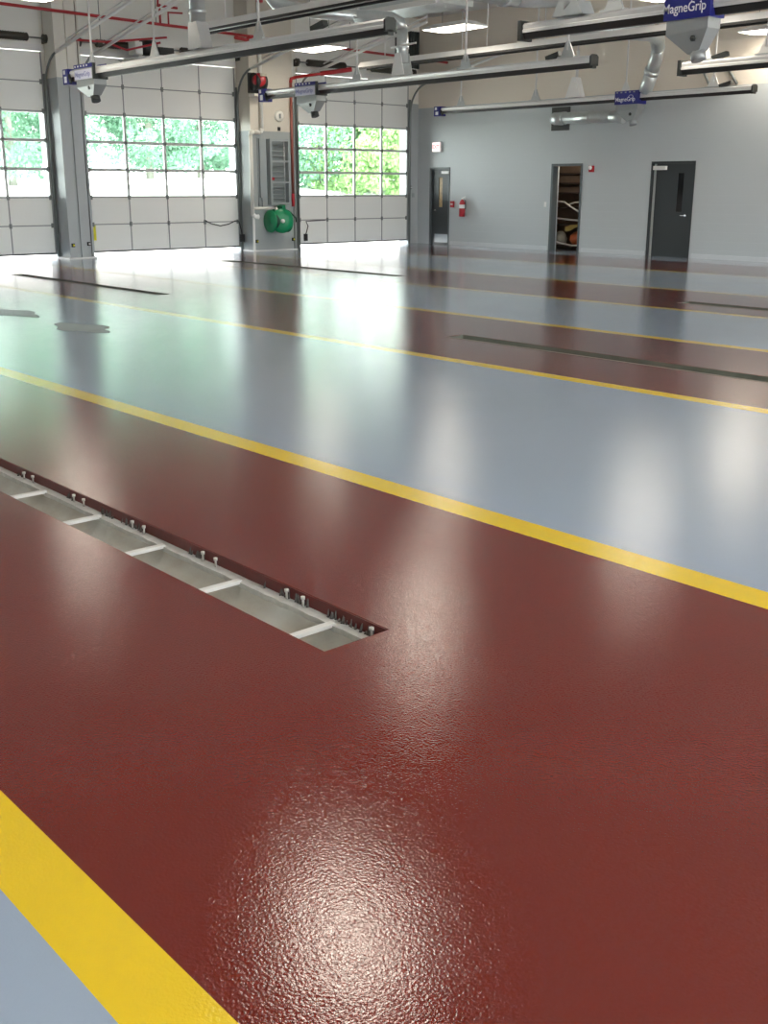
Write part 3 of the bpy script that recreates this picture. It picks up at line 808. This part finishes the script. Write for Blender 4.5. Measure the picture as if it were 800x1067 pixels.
# ------------------------------------------------------------------ overhead exhaust rails
def rail(x0, x1, y, z1, label, rods, end_blue=True, zd=.19):
    t = thing('exhaust_rail', label, 'rail', ((x0 + x1) / 2, y, z1 - zd), 'overhead exhaust rails')
    zb = z1 - zd * .62; hw = .085
    prof = [(-hw, zb), (-hw, zb + .035), (-hw * .82, zb + .045), (-hw * .9, z1 - .03), (-hw * .6, z1), (hw * .6, z1), (hw * .9, z1 - .03), (hw * .82, zb + .045), (hw, zb + .035), (hw, zb)]
    part('profile', MB().prism([(x0, y + a, b) for a, b in prof], (x1 - x0, 0, 0), 0), 'alu', t, 'brushed aluminium profile')
    part('seal', MB().prism([(x0, y - .07, zb), (x0, y + .07, zb), (x0, y + .035, z1 - zd), (x0, y - .035, z1 - zd)], (x1 - x0, 0, 0), 0), 'rubber', t, 'black rubber seal lips')
    a = MB().prism([(x1, y - .095, z1 - zd + .03), (x1, y + .095, z1 - zd + .03), (x1, y + .095, z1 - .02), (x1, y + .05, z1 + .015), (x1, y - .05, z1 + .015), (x1, y - .095, z1 - .02)], (.035, 0, 0), 0).box(x1 - .02, x1 + .035, y - .05, y + .05, z1 - zd - .01, z1 - zd + .05)
    part('end_cap', a, 'motor', t, 'black end cap')
    if end_blue:
        e = part('end_stop', MB().box(x0 - .16, x0 + .06, y - .11, y + .11, z1 - zd - .05, z1 + .03), 'blue', t, 'dark blue end stop')
        part('sticker', MB().box(x0 - .13, x0 - .05, y - .114, y - .11, z1 - .06, z1 + .01).box(x0 - .10, x0 - .0, y - .114, y - .11, z1 - zd - .02, z1 - .10), 'decal_white', e)
        part('latch', MB().tube([(x0 + .08, y - .09, z1 - .08), (x0 + .18, y - .12, z1 - zd - .03)], .03, 6), 'motor', e)
    else:
        part('end_cap', MB().box(x0 - .06, x0, y - .11, y + .11, z1 - zd - .02, z1 + .03), 'motor', t)
    for (rx, kind) in rods:
        r = part('hanger_rod', MB().tube([(rx, y, z1 + .12), (rx, y, ZC)], .020, 6), 'white', t)
        part('hanger_plate', MB().prism([(rx - .16, y - .01, z1 - .01), (rx + .16, y - .01, z1 - .01), (rx + .03, y - .01, z1 + .26), (rx - .03, y - .01, z1 + .26)], (0, .02, 0), 1), 'galv' if kind else 'white', r)
        part('clamp', MB().box(rx - .17, rx + .17, y - .06, y + .06, z1, z1 + .025), 'galv', r)
    return t
A = rail(-20.6, -11.53, 10.2, 3.65, 'exhaust rail nearest the grey column, its end by the middle door', [(-17.5, 1), (-14.45, 1), (-19.75, 1)])
B = rail(-21.3, -12.16, 15.2, 3.62, 'exhaust rail in front of the reel pier, second from the block wall', [(-18.15, 1), (-15.08, 1), (-12.7, 1)])
C = rail(-22.1, -12.95, 21.4, 3.57, 'exhaust rail closest to the block wall with the doors', [(-21.37, 1), (-18.82, 1), (-16.15, 0), (-13.9, 0)], True, .16)
D = rail(-10.40, -2.0, 11.6, 3.60, 'nearest exhaust rail, with the large blue trolley', [(-9.0, 1), (-6.0, 1), (-3.2, 1)], False)
Er = rail(-11.85, -3.0, 17.3, 3.63, 'exhaust rail behind the large blue trolley, lit warm', [(-11.44, 0), (-10.3, 0), (-7.0, 0)], False, .20)
for (rr, xx, y, z) in ((A, -13.0, 10.2, 3.65), (B, -13.0, 15.2, 3.62), (Er, -11.15, 17.3, 3.63), (C, -13.6, 21.4, 3.57)):
    part('cable_clip', MB().obox((xx, y, z + .05), (.14, 0, .03), (0, .05, 0), (-.01, 0, .035)), 'motor', rr)

def trolley(x, y, z1, label, s=1.0, glare=False, w_=.58, funnel=.37):
    t = thing('exhaust_trolley', label, 'trolley', (x, y, z1 - .5), 'exhaust hose trolleys')
    h = .235 * s
    yb0, yb1 = y - .135, y + .135
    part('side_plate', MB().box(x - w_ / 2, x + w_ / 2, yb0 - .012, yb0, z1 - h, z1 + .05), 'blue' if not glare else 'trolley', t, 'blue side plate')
    part('side_plate', MB().box(x - w_ / 2, x + w_ / 2, yb1, yb1 + .012, z1 - h, z1 + .05), 'blue', t)
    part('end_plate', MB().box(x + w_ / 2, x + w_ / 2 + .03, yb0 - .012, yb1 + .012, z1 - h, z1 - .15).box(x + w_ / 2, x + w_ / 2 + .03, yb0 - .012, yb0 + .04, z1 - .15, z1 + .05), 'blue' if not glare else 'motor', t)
    dots = MB()
    for k in range(5): dots.box(x - w_ / 2 + .04 + k * .115, x - w_ / 2 + .085 + k * .115, yb0 - .015, yb0 - .012, z1 + .005, z1 + .035)
    if glare:  # whitening glare put into the colours of the front and its print
        part('name_plate', MB().box(x - w_ / 2 + .02, x + w_ / 2 - .02, yb0 - .016, yb0 - .012, z1 - h + .015, z1 - .04), mat('glare-paled decal', (0.70, 0.71, 0.84, 1), .3), t, 'printed decal with glare painted in')
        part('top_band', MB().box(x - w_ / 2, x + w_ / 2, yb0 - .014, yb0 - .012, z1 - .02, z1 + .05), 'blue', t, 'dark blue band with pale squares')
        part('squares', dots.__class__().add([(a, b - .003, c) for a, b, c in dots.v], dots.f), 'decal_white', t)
    else:
        part('squares', dots, 'trolley', t)
    tx = text('lettering', 'MagneGrip', .125 * s, (x - .02, yb0 - (.019 if glare else .015), z1 - h * .56), FACE_S, 'decal_blue' if glare else 'decal_white', t, .0015, bold=.001, sx=.90 * w_ / .58)
    if not glare:
        # swirl of the emblem behind the last letters
        sw = MB().tube([(x + .13 + .075 * math.cos(a), yb0 - .0125, z1 - h * .50 + .075 * math.sin(a)) for a in [.1 + k * .2 for k in range(14)]], .004, 5)
        part('emblem', sw, 'decal_white', t)
    # funnel narrowing down to the hose outlet
    zt = z1 - h; zb = zt - funnel
    fx0, fx1 = x - w_ / 2 + .03, x + w_ / 2 + .0
    v = [(fx0, yb0 + .01, zt), (fx1, yb0 + .01, zt), (fx1, yb1 - .01, zt), (fx0, yb1 - .01, zt),
         (fx0, yb0 + .01, zt - funnel * .42), (fx1, yb0 + .01, zt - funnel * .30), (fx1, yb1 - .01, zt - funnel * .30), (fx0, yb1 - .01, zt - funnel * .42),
         (x + .02, y - .08, zb), (x + w_ * .30, y - .08, zb + .04), (x + w_ * .30, y + .08, zb + .04), (x + .02, y + .08, zb)]
    f = [(0, 1, 5, 4), (1, 2, 6, 5), (2, 3, 7, 6), (3, 0, 4, 7), (4, 5, 9, 8), (5, 6, 10, 9), (6, 7, 11, 10), (7, 4, 8, 11), (8, 9, 10, 11), (3, 2, 1, 0)]
    part('funnel', MB().add(v, f), 'trolley', t, 'grey tapering funnel')
    part('outlet', MB().tube([(x + w_ * .17, y, zb + .03), (x + w_ * .22, y, zb - .07)], .085, 12), 'motor' if glare else 'trolley', t)
    part('bolt', MB().lathe((x + w_ * .18, y - .105, zb + .16), (0, -1, 0), [(0, .035), (.02, .035), (.021, 0)], 6), 'motor', t)
trolley(-7.88, 11.6, 3.66, 'large blue exhaust trolley with grey funnel on the nearest rail', 1.15)
trolley(-16.02, 21.4, 3.58, 'small blue exhaust trolley on the rail along the block wall', 1.0, w_=.62)
trolley(-19.85, 10.2, 3.66, 'pale fronted exhaust trolley by the grey column', .95, True, .72, .30)
trolley(-19.7, 15.2, 3.63, 'pale fronted exhaust trolley before the reel pier', .95, True, .72, .34)

# long thin overhead rails higher up
def upper(x0, x1, y, z, label):
    t = thing('upper_rail', label, 'rail', ((x0 + x1) / 2, y, z), 'upper thin rails')
    part('hood', MB().prism([(x0, y - .15, z + .03), (x0, y - .07, z + .15), (x0, y + .07, z + .15), (x0, y + .15, z + .03), (x0, y + .13, z + .03), (x0, y + .06, z + .13), (x0, y - .06, z + .13), (x0, y - .13, z + .03)], (x1 - x0, 0, 0), 0), 'alu', t, 'polished metal hood')
    part('edge', MB().box(x0, x1, y - .155, y - .12, z - .01, z + .03).box(x0, x1, y + .12, y + .155, z - .01, z + .03), 'rubber', t, 'dark lower edge')
    part('tube', MB().tube([(x0 + .05, y, z + .06), (x1 - .05, y, z + .06)], .045, 10), 'galv_dark', t)
    k = x0 + .8
    while k < x1:
        part('hanger', MB().tube([(k, y, z + .15), (k, y, ZC)], .012, 6), 'white', t); k += 3.2
upper(-18.3, -9.0, 11.65, 4.22, 'upper thin metal rail over the rail by the grey column')
upper(-21.0, -8.0, 17.75, 4.20, 'upper thin metal rail over the rail before the reel pier')

# ------------------------------------------------------------------ ducts
t = thing('vertical_duct', 'silver vertical duct dropping into the rail by the grey column', 'duct', (-16.11, 10.2, 3.65))
part('pipe', MB().tube([(-16.11, 10.2, 4.05), (-16.11, 10.2, ZC)], .125, 14), 'duct', t)
part('boot', MB().add([(-16.28, 10.10, 3.66), (-15.86, 10.10, 3.66), (-15.86, 10.30, 3.66), (-16.28, 10.30, 3.66), (-16.23, 10.09, 4.06), (-15.99, 10.09, 4.06), (-15.99, 10.31, 4.06), (-16.23, 10.31, 4.06)], [(0, 1, 5, 4), (1, 2, 6, 5), (2, 3, 7, 6), (3, 0, 4, 7), (4, 5, 6, 7)]), 'galv', t)
part('collar', MB().tube([(-16.11, 10.2, 4.18), (-16.11, 10.2, 4.24)], .14, 14), 'duct', t)
t = thing('elbow_duct', 'silver elbow duct rising from the rail before the reel pier', 'duct', (-16.8, 15.2, 3.63))
part('pipe', MB().tube([(-16.78, 15.2, 3.85), (-16.80, 15.2, 4.45)], .11, 14), 'duct', t)
part('elbow', MB().tube([(-16.80, 15.2, 4.44), (-16.82, 15.17, 4.56), (-16.95, 15.05, 4.65), (-17.2, 14.85, 4.69), (-17.5, 14.6, 4.70)], .11, 14), 'duct', t)
part('upper_pipe', MB().tube([(-17.45, 14.64, 4.70), (-18.1, 14.1, 4.78), (-18.7, 13.6, 4.95), (-18.9, 13.4, 5.3), (-18.9, 13.4, 5.6), (-18.9, 13.4, ZC - .003)], .11, 14), 'duct', t)
part('boot_plate', MB().prism([(-16.98, 15.08, 3.63), (-16.62, 15.08, 3.63), (-16.72, 15.08, 4.02), (-16.88, 15.08, 4.02)], (0, .02, 0), 1), 'white', t, 'white triangular boot')
part('boot_plate', MB().prism([(-16.98, 15.30, 3.63), (-16.62, 15.30, 3.63), (-16.72, 15.30, 4.02), (-16.88, 15.30, 4.02)], (0, .02, 0), 1), 'galv', t)
part('collar', MB().tube([(-16.79, 15.2, 4.10), (-16.79, 15.2, 4.15)], .125, 14), 'duct', t)
part('stay', MB().tube([(-17.0, 15.1, 4.13), (-16.3, 15.1, 4.16)], .018, 6), 'white', t)
# white boot on the far rail with its duct
t = thing('white_boot', 'white triangular duct boot on the rail along the block wall', 'duct', (-17.55, 21.4, 3.58))
part('boot', MB().prism([(-17.80, 21.28, 3.58), (-17.36, 21.28, 3.58), (-17.52, 21.28, 4.02), (-17.62, 21.28, 4.02)], (0, .2, 0), 1), 'white', t)
part('pipe', MB().tube([(-17.57, 21.4, 4.02), (-17.57, 21.4, 4.35), (-17.57, 21.4, 4.6)], [.03, .04, .04], 8), 'white', t)
part('rod', MB().tube([(-17.57, 21.4, 4.5), (-17.57, 21.4, ZC)], .02, 6), 'white', t)
# silver crooked duct by the large trolley
t = thing('crooked_duct', 'silver crooked duct behind the large blue trolley', 'duct', (-15.4, 21.2, 3.6))
part('lower', MB().tube([(-15.62, 21.4, 3.60), (-15.5, 21.35, 3.80), (-15.36, 21.25, 4.0)], .15, 14), 'duct', t)
part('upper', MB().tube([(-15.37, 21.25, 3.98), (-15.20, 21.15, 4.25), (-15.06, 21.0, 4.45)], .14, 14), 'duct', t)
part('collar', MB().tube([(-15.40, 21.27, 3.95), (-15.34, 21.24, 4.03)], .165, 14), 'duct', t)
part('top', MB().tube([(-15.08, 21.0, 4.42), (-14.9, 20.7, 4.58), (-14.7, 20.2, 4.62), (-15.3, 19.4, 4.66), (-16.2, 18.6, 4.68)], [.14, .16, .17, .17, .06], 14), 'duct', t)
part('strap', MB().tube([(-14.9, 20.7, 4.6), (-14.9, 20.7, ZC - .003)], .012, 6), 'galv', t)
# V brackets near it
t = thing('brace_frame', 'thin grey V-shaped brace beside the crooked duct', 'brace', (-14.6, YR - .1, 3.6))
part('strut', MB().tube([(-14.95, YR - .05, 4.35), (-14.55, YR - .05, 3.66)], .03, 6), 'galv_dark', t)
part('strut', MB().tube([(-13.9, YR - .05, 3.70), (-14.35, YR - .05, 4.30)], .03, 6), 'galv_dark', t)
part('rung', MB().box(-14.98, -13.88, YR - .07, YR - .01, 3.60, 3.66), 'galv_dark', t)
# big round duct entering the nearest rail
t = thing('round_duct', 'thick grey round duct entering the nearest rail', 'duct', (-9.6, 11.6, 3.9))
part('pipe', MB().tube([(-10.2, 6.8, 3.87), (-10.2, 11.2, 3.87)], .14, 16), 'duct', t)
part('elbow', MB().tube([(-10.2, 11.15, 3.87), (-10.12, 11.42, 3.88), (-9.9, 11.57, 3.88), (-9.7, 11.6, 3.84), (-9.62, 11.6, 3.72)], [.14, .14, .14, .14, .15], 16), 'duct', t)
part('collar', MB().tube([(-10.2, 10.9, 3.87), (-10.2, 10.98, 3.87)], .155, 16), 'duct', t)
part('boot', MB().add([(-9.88, 11.48, 3.61), (-9.38, 11.48, 3.61), (-9.38, 11.72, 3.61), (-9.88, 11.72, 3.61), (-9.76, 11.46, 3.78), (-9.48, 11.46, 3.78), (-9.48, 11.74, 3.78), (-9.76, 11.74, 3.78)], [(0, 1, 5, 4), (1, 2, 6, 5), (2, 3, 7, 6), (3, 0, 4, 7), (4, 5, 6, 7)]), 'duct', t)
part('strap', MB().tube([(-10.2, 9.2, 4.0), (-10.2, 9.2, ZC - .003)], .012, 6), 'galv', t)
# boxy grey duct near the ceiling
t = thing('box_duct', 'grey rectangular duct high above the elbow duct', 'duct', (-16.8, 15.5, 4.8))
part('run', MB().box(-17.9, -15.7, 15.06, 16.0, 4.80, 5.3), 'duct', t)
part('lower_edge', MB().box(-17.9, -15.7, 15.03, 15.06, 4.78, 4.87), 'white', t)
for k in (-17.6, -16.0): part('strap', MB().tube([(k, 15.1, 5.29), (k, 15.1, ZC - .003)], .015, 6), 'galv', t)
# dark ribbed louvre in the corner above the door
t = thing('corner_louvre', 'dark green-grey ribbed louvre high near the corner', 'louvre', (XD, 21.3, 4.45))
part('frame', MB().box(XD + .001, XD + .06, 21.45, 22.30, 4.72, 5.65), mat('louvre frame', (0.075, 0.095, 0.09, 1), .5), t)
sm = MB().box(0, .03, -.03, .03, 0, .95).mesh('slat', mat('louvre slat', (0.04, 0.052, 0.05, 1), .5))
for k in range(9): inst('slat', sm, (XD + .06, 21.50 + k * .093, 4.71), t)

# ------------------------------------------------------------------ red sprinkler pipes
t = thing('sprinkler_pipe', 'long red sprinkler pipe running above all the overhead doors', 'pipe', (-22.0, 14.0, 4.8))
part('main', MB().tube([(-22.0, 6.0, 4.98), (-22.0, 13.65, 4.84), (-22.0, 21.5, 4.68)], .030, 8), 'red_pipe', t)
for y, z in ((9.0, 4.93), (12.9, 4.86), (18.2, 4.75)): part('hanger', MB().tube([(-22.0, y, z), (-22.0, y, ZC)], .010, 6), 'galv_dark', t)
part('sprinkler_drop', MB().tube([(-22.0, 13.0, 4.85), (-22.0, 13.0, 5.25)], .024, 8), 'red_pipe', t)
part('branch', MB().tube([(-22.0, 13.2, 4.84), (-22.0, 13.2, 5.1), (-22.0, 13.55, 5.12)], .020, 8), 'red_pipe', t)
t = thing('sprinkler_branch', 'thick red vertical sprinkler stub hanging above the nearest-column rail', 'pipe', (-13.2, 8.9, 4.2))
part('stub', MB().tube([(-15.4, 10.9, 4.38), (-15.4, 10.9, ZC - .003)], .045, 8), 'red_pipe', t)
part('cap', MB().tube([(-15.4, 10.9, 4.34), (-15.4, 10.9, 4.40)], .055, 8), 'red_pipe', t)
t = thing('sprinkler_branch', 'short red pipe with a valve behind the vertical duct', 'pipe', (-20.2, 13.5, 4.5))
part('run', MB().tube([(-20.7, 14.0, 4.56), (-20.7, 14.75, 4.50)], .036, 8), 'red_pipe', t)
part('valve', MB().lathe((-20.7, 14.36, 4.50), (0, 0, 1), [(0, .07), (.08, .07), (.13, .03), (.14, 0)], 10), 'red_pipe', t)
part('rod', MB().tube([(-20.7, 14.6, 4.5), (-20.7, 14.6, ZC - .003)], .01, 6), 'galv_dark', t)
t = thing('sprinkler_branch', 'thin red pipes spreading over the track of the middle door', 'pipe', (-22.9, 12.0, 4.5))
part('run', MB().tube([(-22.6, 11.25, 4.47), (-22.6, 12.0, 4.48), (-22.1, 13.2, 4.62)], .022, 8), 'red', t)
part('run', MB().tube([(-22.6, 12.0, 4.48), (-22.6, 12.5, 4.36), (-22.2, 13.1, 4.52)], .022, 8), 'red', t)
part('rod', MB().tube([(-22.6, 11.9, 4.48), (-22.6, 11.9, ZC - .003)], .01, 6), 'galv_dark', t)
t = thing('sprinkler_branch', 'short red pipe stub with bend near the ceiling by the lamp row', 'pipe', (-20.0, 12.0, 5.0))
part('run', MB().tube([(-20.4, 12.0, 4.95), (-20.4, 12.45, 4.94)], .024, 8), 'red_pipe', t)
part('rod', MB().tube([(-20.4, 12.02, 4.95), (-20.4, 12.02, ZC - .003)], .02, 8), 'red_pipe', t)

# ------------------------------------------------------------------ hanging lamps
LPOS = [(-21.4, 16.8, 'lit oblong lamp hanging over the reel pier'), (-16.9, 16.7, 'lit oblong lamp hanging above the upper rail before the block wall'),
        (-12.8, 21.7, 'lit oblong lamp near the block wall at the edge of view'), (-18.7, 8.85, 'lit oblong lamp at the top edge above the edge door'),
        (-11.7, 16.7, None), (-10.9, 10.2, None), (-6.1, 4.95, None), (-1.5, 4.95, None),
         (-3, 16.5, None), (-8.8, 21.2, None), (-4.2, 21.2, None), (-1.5, 10.2, None), (-1.5, -1.0, None), (3.2, 10.2, None), (3.2, 4.95, None), (3.2, -1.0, None), (-6.1, -1.0, None)]
ZLP = 4.6
bodym = None
for i, (x, y, lb) in enumerate(LPOS):
    t = thing('hanging_lamp', lb or 'lit oblong lamp hanging outside the picture', 'lamp', (x, y, ZLP), 'hanging lamps of the hall')
    if bodym is None:
        hv = [(-.62, -.32), (.62, -.32), (.62, .32), (-.62, .32)]
        mb = MB(); vs = [(a, b, .0) for a, b in hv] + [(a, b, .03) for a, b in hv] + [(a * .7, b * .5, .11) for a, b in hv]
        mb.add(vs, [(4, 5, 9, 8), (5, 6, 10, 9), (6, 7, 11, 10), (7, 4, 8, 11), (8, 9, 10, 11), (0, 1, 5, 4), (1, 2, 6, 5), (2, 3, 7, 6), (3, 0, 4, 7)])
        bodym = mb.mesh('housing', M['white'])
        dm = MB(); n = 6; vs = []; fs = []
        for a in range(n + 1):
            for b in range(n + 1):
                u, v = -1 + 2 * a / n, -1 + 2 * b / n
                vs.append((u * .60, v * .30, -.05 * (1 - u ** 4) * (1 - v ** 2) + .001))
        for a in range(n):
            for b in range(n): fs.append((a * (n + 1) + b, a * (n + 1) + b + 1, (a + 1) * (n + 1) + b + 1, (a + 1) * (n + 1) + b))
        dm.add(vs, fs, True); difm = dm.mesh('diffuser', M['lamp'])
        rodm = MB().tube([(0, 0, .08), (0, 0, ZC - ZLP)], .006, 5).mesh('wire', M['galv_dark'])
    inst('housing', bodym, (x, y, ZLP), t); inst('diffuser', difm, (x, y, ZLP), t)
    for s in (-.35, .35): inst('wire', rodm, (x + s, y, ZLP), t)

# ------------------------------------------------------------------ outdoors
og = MB()
ga = [(XF, -90), (-46, -90)]
og.add([(XF, -60, -.02), (XF, 110, -.02), (-46, 110, -.05), (-46, -60, -.05)], [(0, 1, 2, 3)])
og.add([(XB, -60, -.02), (XB + 60, -60, -.02), (XB + 60, 110, -.02), (XB, 110, -.02)], [(0, 1, 2, 3)])
o = part('ground_apron', og, 'apron'); meta(o, 'sunlit white concrete outside the overhead doors', 'ground', kind='structure')
ob = MB().add([(-46, -60, -.05), (-46, 110, -.05), (-62, 110, 1.6), (-62, -60, 1.6), (-140, 110, 2.6), (-140, -60, 2.6)], [(0, 1, 2, 3), (3, 2, 4, 5)])
o = part('ground_bank', ob, 'bank'); meta(o, 'pale sunlit bank rising beyond the concrete', 'ground', kind='structure')
def tree(x, y, z, h, r, m, label, n=15000, low=.05):
    t = thing('tree', label, 'tree', (x, y, z), 'trees beyond the overhead doors')
    part('trunk', MB().tube([(x, y, z - .3), (x + .1, y, z + h * .35), (x, y + .2, z + h * .7)], [.28, .2, .08], 8), 'bark', t)
    mb = MB(); vs = []; fs = []
    cl = [(random.uniform(-1, 1), random.uniform(-1, 1), random.uniform(low, 1), random.uniform(.22, .42)) for _ in range(95)]
    for i in range(n):
        a, b, c, cr = random.choice(cl)
        prof = math.sin(PI * min(1, .18 + .82 * c)) ** .5
        q = Vector((random.gauss(0, 1), random.gauss(0, 1), random.gauss(0, 1))).normalized() * cr * random.uniform(.6, 1.05)
        p = Vector((x + r * (a * prof + q.x), y + r * (b * prof + q.y), z + h * c + r * q.z * .8))
        if p.z < z + .1: p.z = z + random.uniform(.1, .5)
        s = random.uniform(.09, .19)
        u = Vector((random.gauss(0, 1), random.gauss(0, 1), random.gauss(0, 1))).normalized()
        vv = u.orthogonal().normalized()
        k = len(vs)
        vs += [p - u * s, p + vv * s * .55, p + u * s, p - vv * s * .55]; fs.append((k, k + 1, k + 2, k + 3))
    mb.add(vs, fs)
    f = part('foliage', mb, m, t); f['kind'] = 'stuff'
TREES = [(-66, 21, 2.2, 11, 4.6, 'leaf_a', 'mint green tree behind the edge overhead door'),
         (-64, 27.5, 1.9, 10, 4.0, 'leaf_a', 'mint green tree behind the grey steel column'),
         (-68, 33, 2.4, 11, 3.8, 'leaf_a', 'mint green tree in the first panes of the middle door'),
         (-64, 36.5, 2.3, 10, 3.0, 'leaf_a', 'mint green tree in the central panes of the middle door'),
         (-66, 41.5, 2.4, 10, 2.4, 'leaf_a', 'slim mint green tree in the last panes of the middle door'),
         (-62, 48.5, 1.2, 8, 4.2, 'leaf_a', 'mint green tree low behind the first panes of the corner door'),
         (-58, 50.0, .9, 5.2, 3.0, 'leaf_b', 'bright green bush behind the central panes of the corner door'),
         (-60, 55.5, 1.2, 6.0, 3.0, 'leaf_b', 'bright green bush behind the last panes of the corner door')]
for a in TREES: tree(*a)
